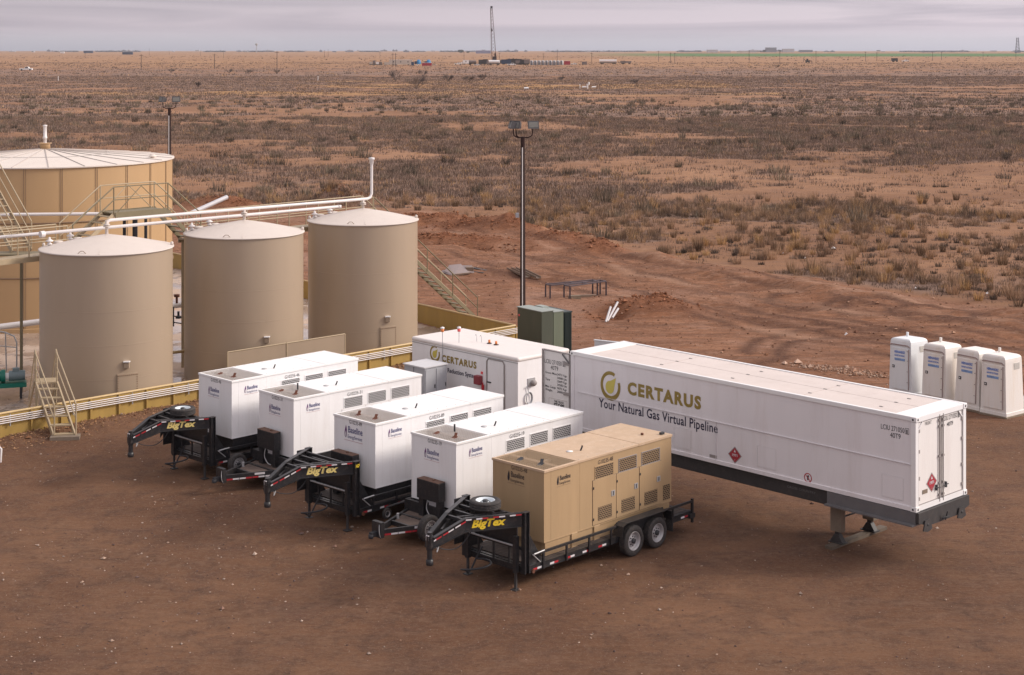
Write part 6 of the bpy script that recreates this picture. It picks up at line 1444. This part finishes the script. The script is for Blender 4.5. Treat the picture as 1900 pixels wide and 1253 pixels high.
lbp = ["tall utility pole nearest the white pickup", "tall utility pole between the other two tall ones at left", "tallest utility pole at left, with a bush at its foot", "short utility pole below the far dark blue shed", "distant pole near the left skyline sheds", "distant utility pole between the tall pair at left", "thin distant pole left of the second tall one", "distant pole just right of the second tall one",
       "left one of a close pair of distant poles", "right one of a close pair of distant poles", "utility pole behind the white skid trucks", "left pole of the pair before the cream trailer", "right pole of the pair before the cream trailer", "utility pole behind the parked white trucks", "utility pole just right of the drill mast", "utility pole rising from the silver tanks", "taller utility pole near the red box", "utility pole between the grey box and the tanker",
       "utility pole right of the flat trailer", "left pole of a close pair at the green field's start", "right pole of a close pair at the green field's start", "tall utility pole before the far white sheds", "utility pole left of the backhoe", "tall utility pole right of the backhoe", "left pole of the pair left of the dark machine", "right pole of the pair left of the dark machine", "utility pole right of the dark machine", "next utility pole toward the right from the dark machine", "utility pole left of the far derrick", "utility pole directly below the far derrick"]
for i, (a, l) in enumerate(zip(poles, lbp)): util_pole(*a, i)["label"] = l
# power lines between the right-hand poles
m = MB()
for (a, b) in zip(poles[20:-1], poles[21:]):
    pa, pb = gp(a[0], a[2]), gp(b[0], b[2]); ha, hb = (a[2] - a[1]) * pa.y / F - .6, (b[2] - b[1]) * pb.y / F - .6
    m.tube([pa + Vector((0, 0, ha)), (pa + pb) / 2 + Vector((0, 0, (ha + hb) / 2 - .8)), pb + Vector((0, 0, hb))], .05, 4, cap=False)
tag(m.build("power_line", DARK), "thin power lines strung between the poles along the green field", "power line")

# ------------------------------------------------------------------ drilling yard far off
def sc_at(px, py): p = gp(px, py); return p, p.y / F
def bx(mb, x0, x1, y0, y1, z0, z1, mi=0): mb.box(x0, x1, y0, y1, z0, z1, mi)
# drill mast
p, s_ = sc_at(917, 117); t = thing("drill_mast", "tall lattice drill mast standing in the distant yard", "derrick", p)
H_ = 101 * s_; w0, w1 = 2.6, .9; m = MB(); off = -5 * s_
legs = []
for sx in (-1, 1):
    for sy in (-1, 1):
        a, b = Vector((sx * w0 * .8, sy * w0 * .6, 0)), Vector((off + sx * w1 * .8, sy * w1 * .6, H_)); legs.append((a, b)); m.beam(a, b, .36, .36)
for k in range(16):
    q0, q1 = k / 16, (k + 1) / 16
    for i, j in ((0, 2), (1, 3), (0, 1), (2, 3)):
        a, b = legs[i][0].lerp(legs[i][1], q0), legs[j][0].lerp(legs[j][1], q1); m.beam(a, b, .17, .17)
        a, b = legs[j][0].lerp(legs[j][1], q0), legs[i][0].lerp(legs[i][1], q1); m.beam(a, b, .17, .17)
mast_m = mat("mast_rust", (.12, .065, .055), .8); m.build("lattice_mast", mast_m, t)
m = MB(); m.box(off - 1.0, off + 1.0, -.8, .8, H_, H_ + 2.2); m.box(off * .6 - 1.4, off * .6 - .1, -1, 1, H_ * .58, H_ * .63); m.build("crown_block", DARK, t)
m = MB(); m.beam((off - 1.2, 0, H_), (-3.2, 0, 1), .22, .22); m.beam((off - 1.0, .5, H_), (-2.2, .5, 1), .12, .12); m.build("hoist_line", STEEL, t)
m = MB(); m.box(-1.6, 2.2, -1.5, 1.5, 0, 6); m.box(.2, 1.6, -1.2, 1.2, 6, 9); m.build("rig_base", DARK, t)
# generic vehicle makers (local x = length, centred)
def vehicle_pickup(px, py, lpx, label, body=TRIMW, flip=1, group="vehicles in the distant yard"):
    p, s_ = sc_at(px, py); L_ = lpx * s_; t = thing("pickup_truck", label, "pickup", p, R(4), group); k = L_ / 5.6
    m = MB(); pts = [(-2.8, .45), (-2.8, 1.05), (-.6, 1.05), (-.35, 1.75), (1.0, 1.78), (1.55, 1.15), (2.7, 1.05), (2.8, .45)]
    m.prism([(a * flip * k, b * k) for a, b in pts], 1.9 * k, (0, .95 * k, 0)); m.build("body", body, t)
    m = MB(); m.box(*sorted((-.25 * flip * k, 1.0 * flip * k)), -1.0 * k, -.96 * k, 1.15 * k, 1.62 * k); m.build("window", DARK, t)
    for a in (-1.8, 1.9): MB().lathe([(0, -.15 * k), (.42 * k, -.15 * k), (.42 * k, .15 * k), (0, .15 * k)], 12, (a * k, -.82 * k, .42 * k), 'Y').build("wheel", RUBBER, t)
    return t
def vehicle_tanker(px, py, lpx, hpx, label, tankm, name="tank_trailer", r_=None, cab=True):
    p, s_ = sc_at(px, py); L_, H_ = lpx * s_, hpx * s_; t = thing(name, label, "tanker", p, R(-3), "vehicles in the distant yard"); r_ = H_ * .32
    m = MB(); m.tube([(-L_ * .5, 0, H_ * .66), (L_ * .5, 0, H_ * .66)], r_, 14); 
    for q in (-.3, 0, .3): m.tube([(L_ * q - .1, 0, H_ * .66), (L_ * q + .1, 0, H_ * .66)], r_ * 1.05, 14)
    m.build("tank_barrel", tankm, t)
    MB().box(-L_ * .5, L_ * .5, -.9, .9, H_ * .22, H_ * .32).build("frame", DARK, t)
    for q in (-.38, -.28, .3, .42): MB().lathe([(0, -.2), (H_ * .17, -.2), (H_ * .17, .2), (0, .2)], 10, (L_ * q, -1.0, H_ * .17), 'Y').build("wheel", RUBBER, t)
def vehicle_box(px0, px1, ytop, ybot, label, bodym, name="site_trailer", cat_="trailer", depth=3.0, wheels=True, windows=0, base=.16, roof=None):
    pc = (px0 + px1) / 2; p, s_ = sc_at(pc, ybot); L_, H_ = (px1 - px0) * s_, (ybot - ytop) * s_; t = thing(name, label, cat_, p, R(2), "units in the distant yard")
    zb = H_ * base if wheels else 0
    m = MB(); m.box(-L_ / 2, L_ / 2, 0, depth, zb, H_); m.build("body", bodym, t)
    m = MB(); m.box(-L_ / 2 - .1, L_ / 2 + .1, -.1, depth + .1, H_, H_ + .14); m.build("roof", roof or bodym, t)
    for k in range(windows): a = -L_ / 2 + L_ * (k + .6) / (windows + .2); MB().box(a - .35, a + .35, -.05, 0, zb + (H_ - zb) * .45, zb + (H_ - zb) * .75).build("window", DARK, t)
    if wheels:
        for q in (-.32, -.2, .34): MB().lathe([(0, -.15), (zb * 1.1, -.15), (zb * 1.1, .15), (0, .15)], 10, (L_ * q, .2, zb), 'Y').build("wheel", RUBBER, t)
    return t
CREAM = mat("cream_far", (.52, .46, .40), .6); DBLUE = mat("dark_blue_far", (.03, .05, .10), .6); CYAN = mat("blue_machine", (.02, .19, .42), .5); REDF = mat("red_far", (.36, .03, .05), .6)
SILV = mat("silver_tank", (.38, .37, .38), .4, metal=.4, var=.15, vscale=1); GREYB = mat("weathered_grey", (.20, .17, .16), .8, var=.2)
def skid(px0, px1, yt, yb, label):
    pc = (px0 + px1) / 2; p, s_ = sc_at(pc, yb); L_, H_ = (px1 - px0) * s_, (yb - yt) * s_; t = thing("pump_skid", label, "machine", p, 0, "units in the distant yard"); rr = random.Random(int(px0))
    MB().box(-L_ / 2, L_ / 2, 0, 2.4, .2, .7).build("base", DARK, t)
    k = 0
    while k < 4:
        a = -L_ / 2 + L_ * (k + .1) / 4; h = H_ * rr.uniform(.5, 1); MB().box(a, a + L_ * .2, .1, 2.2, .7, h).build("unit", (CREAM, GREYB, TRIMW, GREYB)[k], t); k += 1
    MB().tube([(-L_ * .3, 1, .7), (-L_ * .3, 1, H_ * 1.1)], .15, 6).build("stack", DARK, t)
skid(685, 709, 112, 121, "cluttered white machine skid at the left end of the drilling yard")
vehicle_box(713, 724, 116, 121, "low cream box joined to the long trailer's left", CREAM, depth=2.6)
vehicle_box(722, 765, 111.5, 121.5, "long cream trailer, largest in the drilling yard", CREAM, windows=3, roof=TRIMW)
vehicle_box(763, 768, 115.5, 122, "small dark box at the cream trailer's right end", DBLUE, wheels=False, name="steel_box", cat_="box")
for px, lb in ((776.5, "blue hooded machine left of the red container"), (795, "bright blue hooded machine behind the red container")):
    p, s_ = sc_at(px, 119.5); t = thing("blue_machine", lb, "machine", p, 0, "blue machines in the distant yard"); w_ = 4.5 * s_
    m = MB(); m.lathe([(w_, 0), (w_ * .95, 8 * s_ * .5), (w_ * .6, 8.2 * s_), (0, 8.6 * s_)], 14, (0, 2, 0)); m.build("hood", CYAN, t); MB().box(-w_ * 1.6, -w_ * .6, .5, 3, 0, 5.5 * s_).build("engine", DBLUE, t)
vehicle_box(783, 801, 117, 122.5, "dark red flat container in front of the blue machines", REDF, wheels=False, name="steel_container", cat_="container", roof=TRIMW)
vehicle_pickup(774, 122, 7, "white pickup parked before the blue machines"); vehicle_pickup(806, 122, 9, "pinkish pickup parked right of the red container", CREAM)
vehicle_pickup(850, 120.5, 14, "white pickup at the left of the parked cluster"); vehicle_pickup(858, 118.5, 12, "white pickup parked behind the left cluster")
vehicle_box(859, 870, 112, 119.5, "white truck cab unit behind the pickups", TRIMW, windows=1, name="box_truck", cat_="truck")
vehicle_tanker(877, 120.5, 13, 8.5, "dark grey tank trailer left of the drill mast", GREYB)
vehicle_pickup(885, 122, 11, "white pickup in front of the dark tank trailer")
vehicle_box(888, 902, 111.5, 120.5, "dark pump truck behind the white pickup", CHAS, name="pump_truck", cat_="truck", windows=1)
vehicle_box(903, 911, 113, 120.5, "dark trailer beside the white tanker", GREYB, name="pump_truck", cat_="truck")
vehicle_tanker(917, 121, 20, 9.5, "white tank trailer at the foot of the drill mast", TRIMW)
vehicle_box(930, 948, 111, 120, "dark long trailer right of the mast's foot", DBLUE, name="equipment_truck", cat_="truck")
for i, (a_, b_, c_, l_) in enumerate(((868, 876, 113, "dark tank truck cab beside the grey tank trailer"), (896, 905, 110.5, "tall dark pump unit left of the mast lines"), (924, 934, 112, "dark truck at the right of the white tank trailer"), (942, 956, 109.8, "longest dark trailer behind the row, right of the mast"), (956, 968, 110, "dark trailer behind the pump trailers' left half"), (968, 983, 110.8, "dark trailer behind the pump trailers' right half"))):
    vehicle_box(a_, b_, c_, 119.4, l_, (CHAS, DARK, GREYB, DARK, CHAS, GREYB)[i], name="equipment_truck", cat_="truck", windows=1)
vehicle_pickup(949.5, 122, 16, "white pickup in front of the dark trailers")
for i, px in enumerate((953, 961, 969, 977)):
    vehicle_box(px - 4.2, px + 3.4, 111.5 + (i % 2), 120.5, "dark pump trailer, %s from the mast in its row of four" % ("first", "second", "third", "fourth")[i], (CHAS, GREYB, CHAS, GREYB)[i], name="pump_trailer", cat_="trailer", base=.3)
for i in range(9):
    px = 986.5 + i * 7.0; p, s_ = sc_at(px, 121); t = thing("upright_tank", "silver upright tank, %s from the left in the row of nine" % ("first", "second", "third", "fourth", "fifth", "sixth", "seventh", "eighth", "ninth")[i], "tank", p, 0, "silver tanks in the distant yard")
    MB().lathe([(3.1 * s_, 0), (3.1 * s_, 7.6 * s_), (2.6 * s_, 8.4 * s_), (0, 8.8 * s_)], 18, (0, 2, 0)).build("shell", SILV, t); MB().box(-.3, .3, 2 - 3.4 * s_, 2 - 3.0 * s_, 0, 7.6 * s_).build("ladder", DARK, t)
vehicle_box(1047, 1058, 113.5, 120.5, "red container right of the silver tanks", REDF, wheels=False, name="steel_container", cat_="container", roof=TRIMW)
vehicle_pickup(1065, 120.5, 12, "white truck right of the red container")
vehicle_box(1080, 1089, 115, 120.5, "grey box standing alone right of the yard", GREYB, wheels=False, name="steel_box", cat_="box")
vehicle_tanker(1128, 119.5, 32, 9, "long white and brown tank truck parked right of the yard", PIPEW); vehicle_box(1151, 1171, 114, 119, "grey flat trailer right of the tank truck", GREYB, base=.4)
# machines on the right
p, s_ = sc_at(1497, 117); t = thing("backhoe", "dark backhoe beside the poles before the green field", "backhoe", p)
MB().box(-1.2, 2.6, -1, 1, .7, 2.4).build("body", CHAS, t); MB().box(-.3, 1.2, -.9, .9, 2.4, 3.8).build("cab", DARK, t); MB().beam((-1.0, 0, 1.8), (-3.0, 0, 4.2), .35, .35).beam((-3.0, 0, 4.2), (-3.2, 0, .6), .3, .3).build("boom", CHAS, t)
for a in (-.7, 1.9): MB().lathe([(0, -.3), (.7, -.3), (.7, .3), (0, .3)], 12, (a, -1, .7), 'Y').build("wheel", RUBBER, t)
vehicle_box(1655, 1666, 108.5, 115, "dark machine standing before the green field, right", CHAS, name="loader", cat_="machine", base=.3); vehicle_pickup(1680, 115, 13, "white pickup right of the dark machine", TRIMW, 1, "vehicles near the green field")
vehicle_pickup(48.5, 131.5, 23, "white pickup driving on the plain at far left", TRIMW, 1, "vehicles crossing the plain")
# far buildings
vehicle_box(155, 172, 94.5, 98.8, "dark blue shed on the left skyline, farther one", DBLUE, wheels=False, name="shed", cat_="shed", depth=8); vehicle_box(227, 246, 97, 101.5, "dark blue shed on the left skyline, nearer one", DBLUE, wheels=False, name="shed", cat_="shed", depth=6)
vehicle_box(112, 119, 96, 99, "small white shed on the left skyline", TRIMW, wheels=False, name="shed", cat_="shed", depth=6)
vehicle_box(883, 911, 94, 99.5, "wide lavender warehouse with white roof behind the mast", mat("lavender_wall", (.22, .22, .33), .7), wheels=False, name="warehouse", cat_="warehouse", depth=20, roof=TRIMW)
BW = mat("far_white_shed", (.42, .41, .43), .7); BG = mat("far_grey_shed", (.16, .17, .21), .7)
for a in ((1313, 1332, 92.5, 97.5, "white shed left of the far farm", BW), (1338, 1356, 94, 97.5, "low pale shed between farm buildings", BW), (1369, 1390, 94.5, 97.8, "low pinkish building behind the tall pole", CREAM), (1422, 1441, 88.5, 97, "dark tall barn, highest of the far farm", BG), (1453, 1474, 91, 97, "pale wide barn right of the dark tall one", BW), (1485, 1508, 93, 97, "grey low sheds right of the pale barn", BG), (1392, 1404, 94.5, 97.6, "small pale building left of the dark barn", BW), (1714, 1735, 94.5, 97.5, "dark low sheds far right", BG), (1262, 1270, 93.5, 97, "small shed at the green field's left end", BG)):
    vehicle_box(a[0], a[1], a[2], a[3], a[4], a[5], wheels=False, name="barn", cat_="building", depth=25, windows=2)
p, s_ = sc_at(1888, 98); t = thing("drill_derrick", "tall narrow derrick on the far right skyline", "derrick", p); H_ = 28 * s_
DG = mat("far_steel", (.12, .13, .17), .7); m = MB()
for sx in (-1, 1): m.beam((sx * 3.4 * s_, 0, 3 * s_), (sx * 1.5 * s_, 0, H_), 1.2 * s_, 1.2 * s_)
for k in range(9): z = 3 * s_ + (H_ - 3 * s_) * k / 9; m.beam((-2.4 * s_, 0, z), (2.4 * s_, 0, z + 2 * s_), .9 * s_, .9 * s_)
m.build("mast", DG, t); MB().box(-5 * s_, 5 * s_, -3, 3, 0, 4.5 * s_).build("substructure", DG, t)
p, s_ = sc_at(476, 98.2); t = thing("water_tower", "pale water tower on the left skyline", "water tower", p); MB().tube([(0, 0, 0), (0, 0, 14 * s_)], .7 * s_, 8).build("stem", BW, t); MB().lathe([(0, 12.5 * s_), (2.4 * s_, 14.5 * s_), (2.8 * s_, 16 * s_), (2 * s_, 17.5 * s_), (0, 18 * s_)], 16).build("bowl", BW, t)
# wellhead pipework out on the plain
p, s_ = sc_at(1090, 165); t = thing("wellhead", "white wellhead pipework on the golden grass", "wellhead", p)
m = MB(); m.tube([(-14 * s_, 0, 0), (-14 * s_, 0, 9 * s_)], .12, 6); m.tube([(-10 * s_, 0, .5), (-2 * s_, 0, .6)], .3, 8); m.tube([(0, 0, 0), (0, 0, 1.6)], .25, 8); m.tube([(2.5 * s_, 0, 1.3), (2.5 * s_, 0, 2.2)], .28, 8); m.tube([(0, 0, 1.4), (2.5 * s_, 0, 1.3)], .18, 8); m.tube([(8 * s_, 0, .5), (16 * s_, 0, .6)], .28, 8); m.build("pipework", TRIMW, t)
p, s_ = sc_at(977, 166); tag(MB().tube([(p.x - .8, p.y, .3), (p.x + .7, p.y, .35)], .35, 8).build("wellhead_valve", TRIMW), "small white valve box left of the wellhead pipework", "valve")
for px, py, lb in ((108, 150, "white marker post far left of the dark bush"), (590, 150, "white marker post right of the pale strip")):
    p, s_ = sc_at(px, py); tag(MB().tube([(p.x, p.y, 0), (p.x, p.y, 7 * s_)], .13, 6).lathe([(0, 0), (.22, 0), (.2, .2), (0, .25)], 8, (p.x, p.y, 7 * s_)).build("marker_post", TRIMW), lb, "post", "marker posts on the plain")
# town line on the horizon
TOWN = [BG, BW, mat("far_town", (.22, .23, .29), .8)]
rt = random.Random(11); nm = 0
for k in range(70):
    px = rt.choice((rt.uniform(5, 640), rt.uniform(640, 1240), rt.uniform(640, 1240), rt.uniform(1240, 1890))); w_ = rt.uniform(3, 11); h = rt.uniform(1.0, 3.0); Yd = rt.uniform(6200, 8600); s_ = Yd / F
    mt_ = rt.choice(TOWN); m = MB(); m.box(-w_ * s_ / 2, w_ * s_ / 2, 0, 20, 0, h * s_); 
    if rt.random() < .5: m.box(-w_ * s_ * .2, w_ * s_ * .1, 0, 15, h * s_, h * s_ + 1.2 * s_)
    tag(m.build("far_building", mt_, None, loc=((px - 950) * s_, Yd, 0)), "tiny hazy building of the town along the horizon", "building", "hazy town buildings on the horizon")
FT = mat("far_tree_green", (.06, .065, .05), .9)
V_ = []; C_ = []; n = 9000; px = rng.uniform(-60, 1960, n); Yd = rng.uniform(6500, 9000, n); P = np.stack([(px - 950) / F * Yd, Yd, np.zeros(n)], 1); keep = fbm(px / 40, Yd * 0, 1.0, 3, 8) > .52; P = P[keep]
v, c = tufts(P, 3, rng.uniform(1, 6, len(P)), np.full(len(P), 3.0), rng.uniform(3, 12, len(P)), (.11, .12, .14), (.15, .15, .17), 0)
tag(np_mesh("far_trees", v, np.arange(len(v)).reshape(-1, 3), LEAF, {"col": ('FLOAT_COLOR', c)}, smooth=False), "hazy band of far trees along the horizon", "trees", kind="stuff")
def small_tree(px, py, hpx, wpx, label):
    p, s_ = sc_at(px, py); t = thing("shade_tree", label, "tree", p); MB().tube([(0, 0, 0), (0, 0, hpx * s_ * .5)], .4, 6).build("trunk", BARK, t)
    n = 260; q = rng.normal(0, 1, (n, 3)); q /= np.linalg.norm(q, axis=1)[:, None]; q *= rng.uniform(.5, 1, (n, 1)) * np.array([wpx * s_ * .5, wpx * s_ * .5, hpx * s_ * .42]); q[:, 2] += hpx * s_ * .55
    v, c = tufts(q, 3, np.full(n, hpx * s_ * .16), np.full(n, wpx * s_ * .06), np.full(n, .5), (.035, .045, .03), (.055, .06, .04), 0); o = np_mesh("crown", v, np.arange(len(v)).reshape(-1, 3), LEAF, {"col": ('FLOAT_COLOR', c)}, smooth=False, parent=t)
small_tree(855, 99, 6.5, 12, "dark round tree left of the lavender warehouse"); small_tree(868, 98.6, 3, 6, "small dark tree right of the round one"); small_tree(1418, 97.5, 5, 7, "dark tree beside the tall barn"); small_tree(1447, 97, 4, 6, "dark tree between the two big barns")

# ------------------------------------------------------------------ air
hzm = bpy.data.materials.new("haze_air"); hzm.use_nodes = True; N = hzm.node_tree.nodes
for n_ in list(N):
    if n_.type == 'BSDF_PRINCIPLED': N.remove(n_)
pv = N.new("ShaderNodeVolumePrincipled"); pv.inputs["Color"].default_value = (.86, .88, .95, 1); pv.inputs["Density"].default_value = 0.000045; pv.inputs["Anisotropy"].default_value = 0.2
hzm.node_tree.links.new(pv.outputs[0], N["Material Output"].inputs["Volume"])
hb = MB().box(-9000, 9000, -60, 9600, -3, 75).build("haze", hzm); tag(hb, "thin pale air haze over the plain", "haze", kind="stuff")
